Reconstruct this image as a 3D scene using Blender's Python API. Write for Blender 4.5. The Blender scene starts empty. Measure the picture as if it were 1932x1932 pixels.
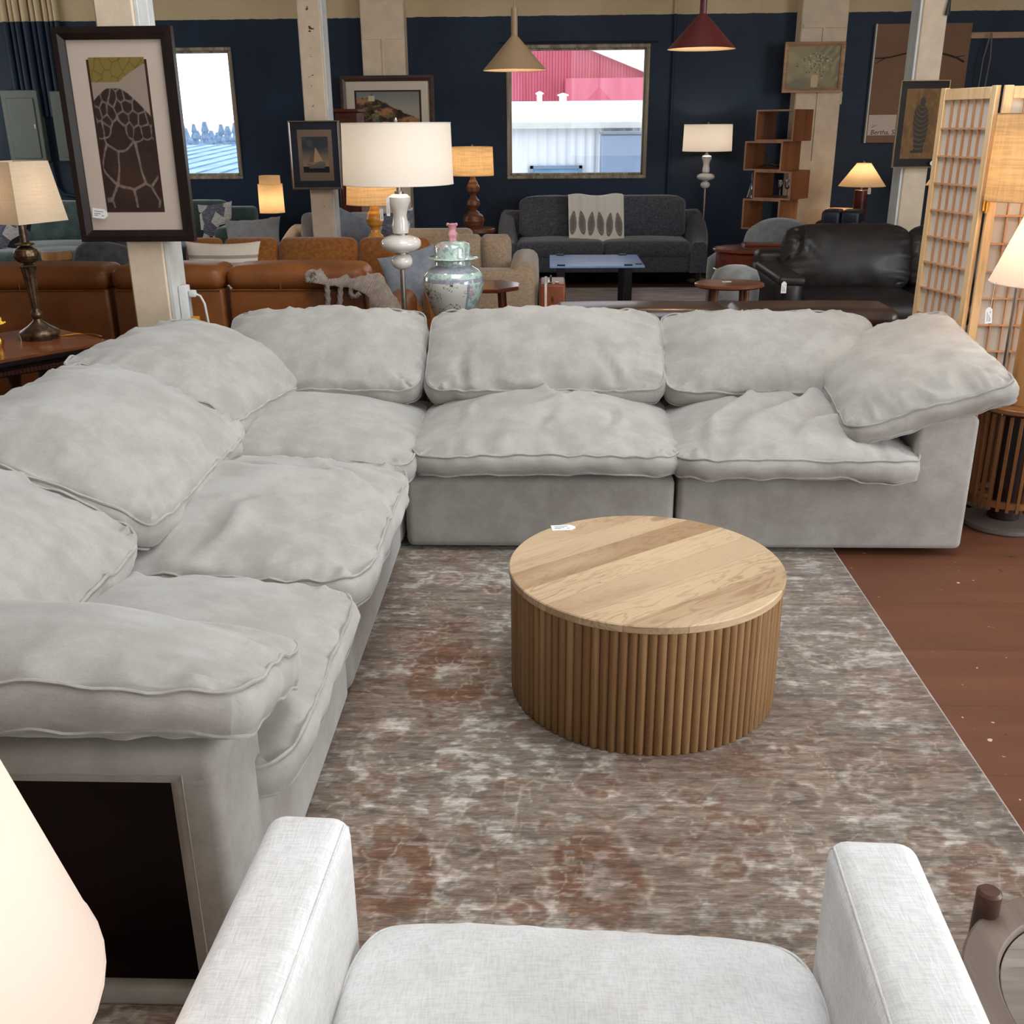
import bpy, bmesh, math, random
import numpy as np
from mathutils import Vector, Matrix, Euler, noise

SC = bpy.context.scene
COL = SC.collection
PI = math.pi
random.seed(7)

# ------------------------------------------------------------------ camera
FOC = 1932.0
CAM = Vector((0, 0, 1.58))
_pt, _yw, _rl = math.radians(20.72), math.radians(2.06), math.radians(-0.48)
FW = Vector((-math.sin(_yw) * math.cos(_pt), math.cos(_yw) * math.cos(_pt), -math.sin(_pt)))
_r = Vector((math.cos(_yw), math.sin(_yw), 0))
_u = _r.cross(FW)
RT = math.cos(_rl) * _r + math.sin(_rl) * _u
UP = -math.sin(_rl) * _r + math.cos(_rl) * _u


def P(px, py, ax, val):
    """surveyed point: sight line of the photograph met with a known plane of the room"""
    d = FW + RT * ((px - 966) / FOC) - UP * ((py - 966) / FOC)
    i = 'xyz'.index(ax)
    return CAM + d * ((val - CAM[i]) / d[i])


def lin(c):
    return tuple(((x / 255) / 12.92 if x / 255 <= 0.04045 else ((x / 255 + 0.055) / 1.055) ** 2.4) for x in c)


# ------------------------------------------------------------------ materials
def nd(nt, typ, props=None, **inp):
    n = nt.nodes.new(typ)
    for k, v in (props or {}).items():
        setattr(n, k, v)
    for k, v in inp.items():
        s = n.inputs[int(k[1:])] if k[0] == 'i' and k[1:].isdigit() else n.inputs[k.replace('_', ' ')]
        if isinstance(v, bpy.types.NodeSocket):
            nt.links.new(v, s)
        else:
            s.default_value = v
    return n


def c4(c):
    return (c[0], c[1], c[2], 1)


def base_nt(name):
    m = bpy.data.materials.new(name)
    m.use_nodes = True
    nt = m.node_tree
    nt.nodes.clear()
    out = nt.nodes.new('ShaderNodeOutputMaterial')
    return m, nt, out


def mixc(nt, fac, a, b, blend='MIX'):
    n = nt.nodes.new('ShaderNodeMix')
    n.data_type = 'RGBA'
    n.blend_type = blend
    for s, v in ((n.inputs[0], fac), (n.inputs[6], a), (n.inputs[7], b)):
        if isinstance(v, bpy.types.NodeSocket):
            nt.links.new(v, s)
        else:
            s.default_value = v if not isinstance(v, tuple) or len(v) == 4 else c4(v)
    return n.outputs[2]


def math_(nt, op, a, b=0.0, c=0.0, clamp=False):
    n = nt.nodes.new('ShaderNodeMath')
    n.operation = op
    n.use_clamp = clamp
    for s, v in zip(n.inputs, (a, b, c)):
        if isinstance(v, bpy.types.NodeSocket):
            nt.links.new(v, s)
        else:
            s.default_value = v
    return n.outputs[0]


def coords(nt, stretch=(1, 1, 1), rot=(0, 0, 0), kind='Object', loc=(0, 0, 0)):
    tc = nt.nodes.new('ShaderNodeTexCoord')
    mp = nd(nt, 'ShaderNodeMapping', Vector=tc.outputs[kind], Scale=stretch, Rotation=rot, Location=loc)
    return mp.outputs[0]


def smooth(nt, v, lo, hi):
    n = nd(nt, 'ShaderNodeMapRange', {'interpolation_type': 'SMOOTHSTEP'}, Value=v)
    n.inputs[1].default_value = lo
    n.inputs[2].default_value = hi
    return n.outputs[0]


def noise_(nt, vec, scale, detail=4, rough=.55, dist=0):
    n = nd(nt, 'ShaderNodeTexNoise', Vector=vec, Scale=scale, Detail=detail, Roughness=rough, Distortion=dist)
    return n.outputs['Fac']


def bump_(nt, h, strength, dist=.01, normal=None):
    n = nd(nt, 'ShaderNodeBump', Height=h, Strength=strength, Distance=dist)
    if normal is not None:
        nt.links.new(normal, n.inputs['Normal'])
    return n.outputs[0]


def pbsdf(nt, out, col, rough=.6, metal=0, spec=.5, normal=None, sheen=0, coat=0, **kw):
    n = nt.nodes.new('ShaderNodeBsdfPrincipled')

    def put(k, v):
        if isinstance(v, bpy.types.NodeSocket):
            nt.links.new(v, n.inputs[k])
        else:
            n.inputs[k].default_value = v if not isinstance(v, tuple) or len(v) == 4 else c4(v)
    put('Base Color', col)
    put('Roughness', rough)
    put('Metallic', metal)
    put('Specular IOR Level', spec)
    if sheen:
        put('Sheen Weight', sheen)
        put('Sheen Roughness', .5)
    if coat:
        put('Coat Weight', coat)
        put('Coat Roughness', .12)
    for k, v in kw.items():
        put(k.replace('_', ' '), v)
    if normal is not None:
        nt.links.new(normal, n.inputs['Normal'])
    nt.links.new(n.outputs[0], out.inputs[0])
    return n


def mat(name, col, rough=.6, metal=0, spec=.4, var=.12, scale=6, stretch=(1, 1, 1), col2=None, bump=0, bscale=150,
        bstretch=(1, 1, 1), sheen=0, coat=0, detail=4, fine=0, lo=.3, hi=.7, rvar=0, **kw):
    """general procedural surface: two colours blended by noise, optional fine bump"""
    m, nt, out = base_nt(name)
    col = lin(col)
    b = lin(col2) if col2 else tuple(min(1, c * (1 + var)) for c in col)
    a = col if col2 else tuple(c * (1 - var) for c in col)
    f = noise_(nt, coords(nt, stretch), scale, detail)
    c = mixc(nt, smooth(nt, f, lo, hi), a, b)
    nor = None
    if bump or fine:
        f2 = noise_(nt, coords(nt, bstretch), bscale, 3)
        if fine:
            c = mixc(nt, math_(nt, 'MULTIPLY', smooth(nt, f2, .3, .7), fine), c, tuple(x * .45 for x in col))
        if bump:
            nor = bump_(nt, f2, bump, .004)
    r = rough
    if rvar:
        r = math_(nt, 'ADD', math_(nt, 'MULTIPLY', f, rvar), rough - rvar / 2)
    pbsdf(nt, out, c, r, metal, spec, nor, sheen, coat, **kw)
    return m


def fabric(name, col, col2=None, var=.06, scale=3.5, thread=420, tb=.25, fine=.2, rough=.9, sheen=.3, big=.0):
    """woven upholstery: soft marks plus crossed threads"""
    m, nt, out = base_nt(name)
    col = lin(col)
    b = lin(col2) if col2 else tuple(min(1, c * (1 + var)) for c in col)
    a = col if col2 else tuple(c * (1 - var) for c in col)
    f = noise_(nt, coords(nt), scale, 6, .65)
    c = mixc(nt, smooth(nt, f, .34, .66), a, b)
    t1 = noise_(nt, coords(nt, (1, .12, 1)), thread, 2)
    t2 = noise_(nt, coords(nt, (.12, 1, .3)), thread, 2)
    t = math_(nt, 'ADD', math_(nt, 'MULTIPLY', t1, .5), math_(nt, 'MULTIPLY', t2, .5))
    if fine:
        c = mixc(nt, math_(nt, 'MULTIPLY', smooth(nt, t, .4, .65), fine), c, tuple(x * .5 for x in col))
    pbsdf(nt, out, c, rough, 0, .2, bump_(nt, t, tb, .003), sheen)
    return m


def wood(name, col, col2, axis='z', scale=14, rough=.45, coat=.0, spec=.4, streak=22, bump=.1):
    m, nt, out = base_nt(name)
    st = [1, 1, 1]
    st['xyz'.index(axis)] = .07
    v = coords(nt, tuple(st))
    f = noise_(nt, v, scale, 6, .6, .6)
    g = noise_(nt, v, scale * streak / 4, 3, .6)
    c = mixc(nt, smooth(nt, f, .32, .68), lin(col), lin(col2))
    c = mixc(nt, math_(nt, 'MULTIPLY', smooth(nt, g, .5, .72), .35), c, tuple(x * .5 for x in lin(col)))
    pbsdf(nt, out, c, rough, 0, spec, bump_(nt, g, bump, .002), 0, coat)
    return m


def shade_mat(name, col, trans=.55, weave=.18, scale=260, hstretch=.05):
    """lampshade cloth: light from the bulb inside passes through it"""
    m, nt, out = base_nt(name)
    col = lin(col)
    h = noise_(nt, coords(nt, (hstretch, hstretch, 1)), scale, 3, .7)
    v = noise_(nt, coords(nt, (1, 1, hstretch)), scale, 3, .7)
    t = math_(nt, 'ADD', math_(nt, 'MULTIPLY', h, .6), math_(nt, 'MULTIPLY', v, .4))
    c = mixc(nt, math_(nt, 'MULTIPLY', smooth(nt, t, .4, .62), weave * 3, 0, True), col, tuple(x * (1 - weave * 2) for x in col))
    d = nd(nt, 'ShaderNodeBsdfDiffuse', Color=c)
    tr = nd(nt, 'ShaderNodeBsdfTranslucent', Color=c)
    mx = nd(nt, 'ShaderNodeMixShader', Fac=trans, i1=d.outputs[0], i2=tr.outputs[0])
    nt.links.new(mx.outputs[0], out.inputs[0])
    return m


def vcol_mat(name, rough=.6, spec=.3, fine=0, fstretch=(1, 1, 1), fscale=300, bump=0, sheen=0, coat=0):
    m, nt, out = base_nt(name)
    c = nd(nt, 'ShaderNodeVertexColor', {'layer_name': 'Col'}).outputs[0]
    nor = None
    if fine or bump:
        f = noise_(nt, coords(nt, fstretch), fscale, 3, .6)
        if fine:
            k = math_(nt, 'ADD', math_(nt, 'MULTIPLY', math_(nt, 'SUBTRACT', f, .5), fine), 1.0)
            vv = nd(nt, 'ShaderNodeCombineXYZ', X=k, Y=k, Z=k)
            c = mixc(nt, 1.0, c, vv.outputs[0], 'MULTIPLY')
        if bump:
            nor = bump_(nt, f, bump, .003)
    pbsdf(nt, out, c, rough, 0, spec, nor, sheen, coat)
    return m


def glass_mat(name, tint=(1, 1, 1), base=.0, gain=1.0, rough=.0):
    """thin sheet of clear glass: mostly see-through, mirror-like at a slant"""
    m, nt, out = base_nt(name)
    lw = nd(nt, 'ShaderNodeFresnel', IOR=1.5)
    k = math_(nt, 'ADD', math_(nt, 'MULTIPLY', lw.outputs[0], gain), base, 0, True)
    t = nd(nt, 'ShaderNodeBsdfTransparent', Color=c4(tint))
    g = nd(nt, 'ShaderNodeBsdfGlossy', Color=(1, 1, 1, 1), Roughness=rough)
    mx = nd(nt, 'ShaderNodeMixShader', Fac=k, i1=t.outputs[0], i2=g.outputs[0])
    nt.links.new(mx.outputs[0], out.inputs[0])
    return m


# ------------------------------------------------------------------ geometry
class MB:
    def __init__(s):
        s.v, s.f, s.m = [], [], []
        s.col = None

    def add(s, vs, fs, m=0):
        b = len(s.v)
        s.v.extend(Vector(v) for v in vs)
        s.f.extend(tuple(b + i for i in f) for f in fs)
        s.m.extend([m] * len(fs))
        return s

    def bm(s, bm, M=None, m=0):
        bm.verts.index_update()
        vs = [(M @ v.co) if M else v.co.copy() for v in bm.verts]
        s.add(vs, [[v.index for v in f.verts] for f in bm.faces], m)
        bm.free()
        return s

    def box(s, c, d, bev=0, seg=2, rz=0, m=0, R=None, puff=0, cuts=0):
        bm = bmesh.new()
        bmesh.ops.create_cube(bm, size=1)
        for v in bm.verts:
            v.co = Vector((v.co.x * d[0], v.co.y * d[1], v.co.z * d[2]))
        if bev:
            bev = min(bev, .49 * min(d))
            bmesh.ops.bevel(bm, geom=bm.edges[:], offset=bev, segments=seg, profile=.5, affect='EDGES')
        if puff:
            big = [e for e in bm.edges if e.calc_length() > .12]
            bmesh.ops.subdivide_edges(bm, edges=big, cuts=cuts or 7, use_grid_fill=True)
            for v in bm.verts:
                q = [1 - min(1, abs(2 * v.co[i] / d[i])) ** 2 for i in range(3)]
                for i in range(3):
                    o = q[(i + 1) % 3] * q[(i + 2) % 3]
                    v.co[i] += puff * o * (2 * v.co[i] / d[i])
        M = Matrix.Translation(c) @ (R.to_4x4() if R else Matrix.Rotation(rz, 4, 'Z'))
        return s.bm(bm, M, m)

    def bx(s, x0, x1, y0, y1, z0, z1, bev=0, seg=2, m=0, **k):
        return s.box(((x0 + x1) / 2, (y0 + y1) / 2, (z0 + z1) / 2), (x1 - x0, y1 - y0, z1 - z0), bev, seg, m=m, **k)

    def lathe(s, prof, c=(0, 0, 0), seg=40, m=0, close=True, sx=1, sy=1, rad=None, a0=0):
        """prof: (radius, z) from bottom to top"""
        c = Vector(c)
        vs, fs = [], []
        n = len(prof)
        for r, z in prof:
            for k in range(seg):
                a = a0 + 2 * PI * k / seg
                q = r * (rad(a, z) if rad else 1)
                vs.append(c + Vector((q * math.cos(a) * sx, q * math.sin(a) * sy, z)))
        for i in range(n - 1):
            for k in range(seg):
                k2 = (k + 1) % seg
                fs.append((i * seg + k, i * seg + k2, (i + 1) * seg + k2, (i + 1) * seg + k))
        if close:
            if prof[0][0] > 1e-5:
                fs.append(tuple(range(seg))[::-1])
            if prof[-1][0] > 1e-5:
                fs.append(tuple((n - 1) * seg + k for k in range(seg)))
        return s.add(vs, fs, m)

    def cyl(s, c, r, z0, z1, seg=32, bev=.0, m=0, **k):
        b = bev
        pr = [(r - b, z0), (r, z0 + b), (r, z1 - b), (r - b, z1)] if b else [(r, z0), (r, z1)]
        return s.lathe(pr, c, seg, m, **k)

    def tube(s, path, r, seg=8, closed=False, m=0, caps=True, twist=None):
        path = [Vector(p) for p in path]
        n = len(path)
        if n < 2:
            return s
        vs, fs = [], []
        pn = None
        for i, p in enumerate(path):
            if closed:
                t = path[(i + 1) % n] - path[i - 1]
            else:
                t = path[min(n - 1, i + 1)] - path[max(0, i - 1)]
            if t.length < 1e-9:
                t = Vector((0, 0, 1))
            t.normalize()
            if pn is None:
                pn = t.orthogonal().normalized()
            pn = pn - t * pn.dot(t)
            if pn.length < 1e-6:
                pn = t.orthogonal()
            pn.normalize()
            bn = t.cross(pn)
            rr = r(i / (n - 1)) if callable(r) else r
            for k in range(seg):
                a = 2 * PI * k / seg
                q = rr * (twist(i, a) if twist else 1)
                vs.append(p + (pn * math.cos(a) + bn * math.sin(a)) * q)
        for i in range(n if closed else n - 1):
            j = (i + 1) % n
            for k in range(seg):
                k2 = (k + 1) % seg
                fs.append((i * seg + k, i * seg + k2, j * seg + k2, j * seg + k))
        if caps and not closed:
            fs.append(tuple(range(seg))[::-1])
            fs.append(tuple((n - 1) * seg + k for k in range(seg)))
        return s.add(vs, fs, m)

    def rod(s, a, b, r, seg=10, m=0):
        return s.tube([a, b], r, seg, m=m)

    def prism(s, pts, ext, m=0):
        """extrude a 3d outline by a vector"""
        n = len(pts)
        e = Vector(ext)
        vs = [Vector(p) for p in pts] + [Vector(p) + e for p in pts]
        fs = [tuple(range(n))[::-1], tuple(range(n, 2 * n))] + [(i, (i + 1) % n, n + (i + 1) % n, n + i) for i in range(n)]
        return s.add(vs, fs, m)

    def bprism(s, pts, ext, bev, seg=3, m=0):
        """extruded outline with every edge rounded"""
        n = len(pts)
        bm = bmesh.new()
        e = Vector(ext)
        v0 = [bm.verts.new(Vector(p)) for p in pts]
        v1 = [bm.verts.new(Vector(p) + e) for p in pts]
        bm.faces.new(v0[::-1])
        bm.faces.new(v1)
        for i in range(n):
            bm.faces.new((v0[i], v0[(i + 1) % n], v1[(i + 1) % n], v1[i]))
        bmesh.ops.recalc_face_normals(bm, faces=bm.faces[:])
        bmesh.ops.bevel(bm, geom=bm.edges[:], offset=bev, segments=seg, profile=.5, affect='EDGES')
        return s.bm(bm, None, m)

    def grid(s, rows, thick=None, m=0, cols=None):
        """sheet through rows of points; thick = vector or float (solidified along y)"""
        h, w = len(rows), len(rows[0])
        vs = [Vector(p) for r in rows for p in r]
        fs = [(i * w + j, i * w + j + 1, (i + 1) * w + j + 1, (i + 1) * w + j) for i in range(h - 1) for j in range(w - 1)]
        if thick is not None:
            t = Vector(thick)
            n = len(vs)
            vs = vs + [v + t for v in vs]
            fs = fs + [tuple(n + k for k in f[::-1]) for f in fs]
            ring = [j for j in range(w)] + [i * w + w - 1 for i in range(1, h)] + [(h - 1) * w + j for j in range(w - 2, -1, -1)] + [i * w for i in range(h - 2, 0, -1)]
            L = len(ring)
            fs += [(ring[i], n + ring[i], n + ring[(i + 1) % L], ring[(i + 1) % L]) for i in range(L)]
        return s.add(vs, fs, m)

    def xf(s, M):
        s.v = [M @ v for v in s.v]
        return s

    def rotz(s, a, piv):
        piv = Vector(piv)
        return s.xf(Matrix.Translation(piv) @ Matrix.Rotation(a, 4, 'Z') @ Matrix.Translation(-piv))


def finish(name, mb, mats, smooth_a=40, cols=None):
    me = bpy.data.meshes.new(name)
    me.from_pydata([tuple(v) for v in mb.v], [], mb.f)
    mats = mats if isinstance(mats, (list, tuple)) else [mats]
    for m in mats:
        me.materials.append(m)
    if len(mats) > 1:
        me.polygons.foreach_set('material_index', mb.m)
    if smooth_a:
        me.polygons.foreach_set('use_smooth', [True] * len(me.polygons))
        me.set_sharp_from_angle(angle=math.radians(smooth_a))
    if cols is None:
        cols = mb.col
    if cols is not None:
        at = me.color_attributes.new('Col', 'FLOAT_COLOR', 'POINT')
        flat = np.ones((len(me.vertices), 4), dtype=np.float32)
        cc = np.asarray(cols, dtype=np.float32)
        flat[:len(cc), :3] = cc
        at.data.foreach_set('color', flat.ravel())
    me.validate(verbose=False)
    me.update()
    return me


def tag(o, label, cat, group=None, kind=None):
    if label:
        o['label'] = label
    if cat:
        o['category'] = cat
    if group:
        o['group'] = group
    if kind:
        o['kind'] = kind
    return o


def thing(name, label, cat, loc=(0, 0, 0), group=None, rz=0):
    o = bpy.data.objects.new(name, None)
    o.empty_display_size = .1
    COL.objects.link(o)
    o.location = loc
    o.rotation_euler = (0, 0, rz)
    return tag(o, label, cat, group)


def _world(o):
    M = o.matrix_basis.copy()
    while o.parent:
        o = o.parent
        M = o.matrix_basis @ M
    return M


def part(name, mb, mats, parent, smooth_a=40, label=None, cols=None, local=False):
    """a mesh of its own under its thing; mb is in room coordinates unless local"""
    if not local:
        mb.xf(_world(parent).inverted())
    o = bpy.data.objects.new(name, finish(name, mb, mats, smooth_a, cols))
    COL.objects.link(o)
    o.parent = parent
    if label:
        o['label'] = label
    return o


def single(name, label, cat, mb, mats, group=None, smooth_a=40, cols=None, kind=None):
    """a thing that is one mesh, its origin at its base"""
    xs = [v.x for v in mb.v]
    ys = [v.y for v in mb.v]
    zs = [v.z for v in mb.v]
    loc = Vector(((min(xs) + max(xs)) / 2, (min(ys) + max(ys)) / 2, min(zs)))
    mb.xf(Matrix.Translation(-loc))
    o = bpy.data.objects.new(name, finish(name, mb, mats, smooth_a, cols))
    o.location = loc
    COL.objects.link(o)
    return tag(o, label, cat, group, kind)


def struct(name, mb, mats, parent=None, smooth_a=30, cols=None):
    if parent:
        return part(name, mb, mats, parent, smooth_a)
    o = single(name, None, None, mb, mats, None, smooth_a, cols)
    o['kind'] = 'structure'
    return o


def copy_tree(o, parent=None):
    c = o.copy()
    COL.objects.link(c)
    c.parent = parent
    for ch in [x for x in bpy.data.objects if x.parent == o]:
        copy_tree(ch, c)
    return c


def bulb(parent, loc, watts, col=(1, .76, .5), r=.04):
    L = bpy.data.lights.new('bulb', 'POINT')
    L.energy = watts * LAMPS
    L.color = col
    L.shadow_soft_size = r
    o = bpy.data.objects.new('bulb', L)
    COL.objects.link(o)
    o.parent = parent
    o.location = _world(parent).inverted() @ Vector(loc)
    return o


def fbm(shape, ax, ay, seed, octv=4, gain=.5):
    """numpy value noise in [-1,1]; ax, ay = coordinate arrays in cells"""
    rng = np.random.default_rng(seed)
    T = rng.random((64, 64)) * 2 - 1
    out = np.zeros(shape)
    amp, tot, fx, fy = 1.0, 0.0, ax, ay
    for o in range(octv):
        xi, yi = np.floor(fx).astype(int), np.floor(fy).astype(int)
        tx, ty = fx - xi, fy - yi
        tx, ty = tx * tx * (3 - 2 * tx), ty * ty * (3 - 2 * ty)
        a = T[yi % 64, xi % 64]
        b = T[yi % 64, (xi + 1) % 64]
        c = T[(yi + 1) % 64, xi % 64]
        d = T[(yi + 1) % 64, (xi + 1) % 64]
        out += amp * ((a * (1 - tx) + b * tx) * (1 - ty) + (c * (1 - tx) + d * tx) * ty)
        tot += amp
        amp *= gain
        fx, fy = fx * 2.03 + 17.3, fy * 2.03 + 9.1
    return out / tot


def cushion(w, d, band, top, bot, seed=0, wr=.010, n=56, sup=7, pin=.03, lump=.012, pw=2.4, q=.55, warp=None, crease=()):
    """boxed feather cushion in local axes: x width, y depth, z up; returns body and the two piping loops"""
    sd = Vector((seed * 7.3, seed * 3.1, seed * 1.7))

    def outline(u, v):
        mm = max(abs(u), abs(v))
        if mm < 1e-6:
            return 0., 0., 0.
        bu, bv = u / mm, v / mm
        k = (abs(bu) ** sup + abs(bv) ** sup) ** (-1 / sup)
        k = 1 + (k - 1) * mm ** 3
        x, y = u * k, v * k
        x *= 1 - pin * (1 - v * v) * abs(u) ** 2
        y *= 1 - pin * (1 - u * u) * abs(v) ** 2
        return x * w / 2, y * d / 2, mm

    def folds(x, y, u, v, mm, side):
        # gathers running in from the seams
        e = math.exp(-(1 - mm) / .19) * (1 - math.exp(-(1 - mm) / .025))
        a = x if abs(v) > abs(u) else y
        g = 0
        for fr, am in ((8, 1.), (17, .7), (31, .3)):
            nn = noise.noise(sd + Vector((a * fr, (5 if abs(v) > abs(u) else 11) + side * 3 + (1 if (u + v) > 0 else 0) * 7, (1 - mm) * 1.3)))
            g += am * ((1 - abs(nn)) ** 4 - .4)
        return wr * e * g

    rows_t, rows_b = [], []
    for j in range(n + 1):
        rt, rb = [], []
        for i in range(n + 1):
            # finer steps toward the seams
            u = math.sin((i / n - .5) * PI * .96) / math.sin(.5 * PI * .96)
            v = math.sin((j / n - .5) * PI * .96) / math.sin(.5 * PI * .96)
            x, y, mm = outline(u, v)
            f = max(0., (1 - abs(u) ** pw) * (1 - abs(v) ** pw)) ** q
            L = lump * f * (noise.noise(sd + Vector((x * 3.2, y * 3.2, 0))) + .5 * noise.noise(sd + Vector((x * 8, y * 8, 4))))
            cr = 0
            for (cx, cy, ang, ln, wd, am) in crease:
                ca, sa = math.cos(ang), math.sin(ang)
                lx, ly = (x - cx) * ca + (y - cy) * sa, -(x - cx) * sa + (y - cy) * ca
                ly += .03 * math.sin(lx * 14 + cx * 30)
                cr += 1.6 * am * math.exp(-(lx / ln) ** 2) * (math.exp(-(ly / wd) ** 2) - .8 * math.exp(-((ly - wd * 1.6) / wd) ** 2))
            rt.append(Vector((x, y, band / 2 + top * f + L + folds(x, y, u, v, mm, 0) + cr)))
            rb.append(Vector((x, y, -band / 2 - bot * f + folds(x, y, u, v, mm, 1) * .5)))
        rows_t.append(rt)
        rows_b.append(rb)
    N = n + 1
    ring = [(0, i) for i in range(n)] + [(j, n) for j in range(n)] + [(n, i) for i in range(n, 0, -1)] + [(j, 0) for j in range(n, 0, -1)]
    tl = [rows_t[j][i] for j, i in ring]
    bl = [rows_b[j][i] for j, i in ring]
    # seams waver a little
    for k, (a, b) in enumerate(zip(tl, bl)):
        wv = .5 * wr * noise.noise(sd + Vector((a.x * 16, a.y * 16, 2)))
        a.z += wv
        b.z += .7 * wr * noise.noise(sd + Vector((a.x * 13, a.y * 13, 8)))
    W = warp or (lambda p: p)
    mb = MB()
    vs = [W(p) for r in rows_t for p in r] + [W(p) for r in rows_b for p in r]
    fs = []
    for j in range(n):
        for i in range(n):
            a = j * N + i
            fs.append((a, a + 1, a + N + 1, a + N))
            b = N * N + a
            fs.append((b, b + N, b + N + 1, b + 1))
    # boxed band
    L = len(ring)
    base = len(vs)
    K = 4
    for t in range(1, K):
        s = t / K
        for k in range(L):
            p = tl[k].lerp(bl[k], s)
            r = Vector((p.x / (w / 2), p.y / (d / 2), 0))
            o = Vector((0, 0, 0))
            if r.length > 0:
                if abs(r.x) > abs(r.y):
                    o = Vector((math.copysign(1, r.x), .4 * r.y, 0))
                else:
                    o = Vector((.4 * r.x, math.copysign(1, r.y), 0))
            g = noise.noise(sd + Vector((p.x * 11, p.y * 11, 20)))
            p = p + o * (math.sin(s * PI) * (band * .16 + wr * .5 * g))
            vs.append(W(p))
    idx_t = [j * N + i for j, i in ring]
    idx_b = [N * N + j * N + i for j, i in ring]
    lv = [idx_t] + [[base + (t - 1) * L + k for k in range(L)] for t in range(1, K)] + [idx_b]
    for t in range(K):
        for k in range(L):
            k2 = (k + 1) % L
            fs.append((lv[t][k], lv[t + 1][k], lv[t + 1][k2], lv[t][k2]))
    mb.add(vs, fs)
    return mb, [W(p) for p in tl], [W(p) for p in bl]


def place_cushion(cu, M, parent, name, mat_, pipe_mat, r=.0045):
    mb, t, b = cu
    mb.xf(M)
    if parent is None:
        raise ValueError
    o = part(name, mb, mat_, parent, 0)
    o.data.polygons.foreach_set('use_smooth', [True] * len(o.data.polygons))
    pb = MB()
    for loop in (t, b):
        pb.tube([M @ p for p in loop], r, 6, closed=True)
    pb.xf(_world(o).inverted())
    q = bpy.data.objects.new('piping', finish('piping', pb, pipe_mat, 60))
    COL.objects.link(q)
    q.parent = o
    return o


def TRS(loc, rx=0, ry=0, rz=0, order='XYZ'):
    return Matrix.Translation(loc) @ Euler((math.radians(rx), math.radians(ry), math.radians(rz)), order).to_matrix().to_4x4()


def price_tag(label, loc, M=None, size=(.07, .036), cut=True, parent=None, group='small white price tags', strung=None):
    """paper tag, one end cut to a point, faint printed lines"""
    w, h = size
    t = .0015
    o = [(-w / 2, -h / 2), (w / 2 - h * .35, -h / 2), (w / 2, -h * .15), (w / 2, h * .15), (w / 2 - h * .35, h / 2), (-w / 2, h / 2)] if cut else \
        [(-w / 2, -h / 2), (w / 2, -h / 2), (w / 2, h / 2), (-w / 2, h / 2)]
    M = M or Matrix.Identity(4)
    T = thing('price_tag', label, 'price tag', loc, group)
    R = Matrix.Translation(loc) @ M
    part('card', MB().prism([(x, y, 0) for x, y in o], (0, 0, t)).xf(R), MATS['paper'], T, 20)
    b = MB()
    for (x0, x1, y) in ((-.38, .2, .22), (-.38, .05, -.02), (-.38, -.12, -.2), (.12, .26, -.2)):
        b.box((w * (x0 + x1) / 2, h * y, t + .0003), (w * (x1 - x0), h * .07, .0004))
    part('print', b.xf(R), MATS['ink'], T, 0)
    if strung:
        part('string', MB().tube(strung, .0012, 5), MATS['string'], T)
    return T




def frame_m(c, xd, yd):
    """local axes: x along xd, y along yd (made square to it), z out of the cushion"""
    x = Vector(xd).normalized()
    y = Vector(yd)
    y = (y - x * y.dot(x)).normalized()
    z = x.cross(y)
    return Matrix.Translation(c) @ Matrix((x, y, z)).transposed().to_4x4()


MATS = {}
LAMPS = .33          # wattage of all the shop's bulbs relative to their ratings
# ------------------------------------------------------------------ material library
X = MATS
X['sofa'] = fabric('sofa_chenille', (150, 145, 138), (165, 161, 154), scale=8, thread=380, tb=.18, fine=.12, sheen=.35)
X['sofa_pipe'] = fabric('sofa_piping', (148, 143, 136), (164, 160, 153), scale=20, thread=500, tb=.2, fine=.1)
X['linen'] = fabric('chair_linen', (211, 209, 206), (224, 222, 220), scale=9, thread=330, tb=.5, fine=.28, sheen=.1)
X['paper'] = mat('tag_paper', (236, 234, 232), .7, var=.02)
X['ink'] = mat('tag_print', (120, 120, 124), .8, var=.05)
X['string'] = mat('tag_string', (214, 206, 190), .9, var=.05)
X['black'] = mat('black_metal', (18, 18, 19), .4, .0, .5, var=.2)
X['steel'] = mat('brushed_steel', (160, 152, 142), .3, 1.0, var=.1, scale=20)
X['brass'] = mat('brass', (196, 150, 70), .28, 1.0, var=.1)
X['bronze'] = mat('aged_bronze', (112, 92, 72), .36, .85, var=.35, scale=40, col2=(66, 50, 38), bump=.25, bscale=120)
X['white_gloss'] = mat('white_glazed_ceramic', (228, 222, 214), .12, 0, .6, var=.03, coat=.6)
X['white_paint'] = mat('white_paint', (214, 214, 210), .55, var=.05, scale=12)
X['cream_paint'] = mat('cream_paint', (216, 196, 170), .7, var=.07, scale=9, bump=.25, bscale=40)
X['dark_wood'] = wood('dark_mahogany', (58, 24, 16), (92, 40, 26), 'x', 9, .28, .5)
X['walnut'] = wood('walnut', (88, 50, 30), (120, 72, 44), 'z', 12, .4, .1)
X['shelf_wood'] = wood('shelf_wood', (116, 66, 38), (146, 90, 56), 'z', 10, .5)
X['shelf_edge'] = wood('shelf_edge_wood', (158, 112, 84), (176, 132, 104), 'z', 10, .5)
X['oak'] = wood('honey_oak', (182, 130, 74), (206, 156, 96), 'z', 12, .45)
X['oak_dark'] = wood('amber_oak', (108, 66, 30), (134, 86, 44), 'z', 12, .45)
X['pine'] = wood('shoji_pine', (222, 182, 132), (234, 198, 150), 'z', 14, .45)
X['frame_dark'] = wood('dark_frame_wood', (24, 15, 14), (36, 23, 21), 'z', 18, .35, .1)
X['frame_brown'] = wood('brown_frame_wood', (58, 38, 30), (84, 56, 42), 'x', 16, .4, .1)
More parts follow.
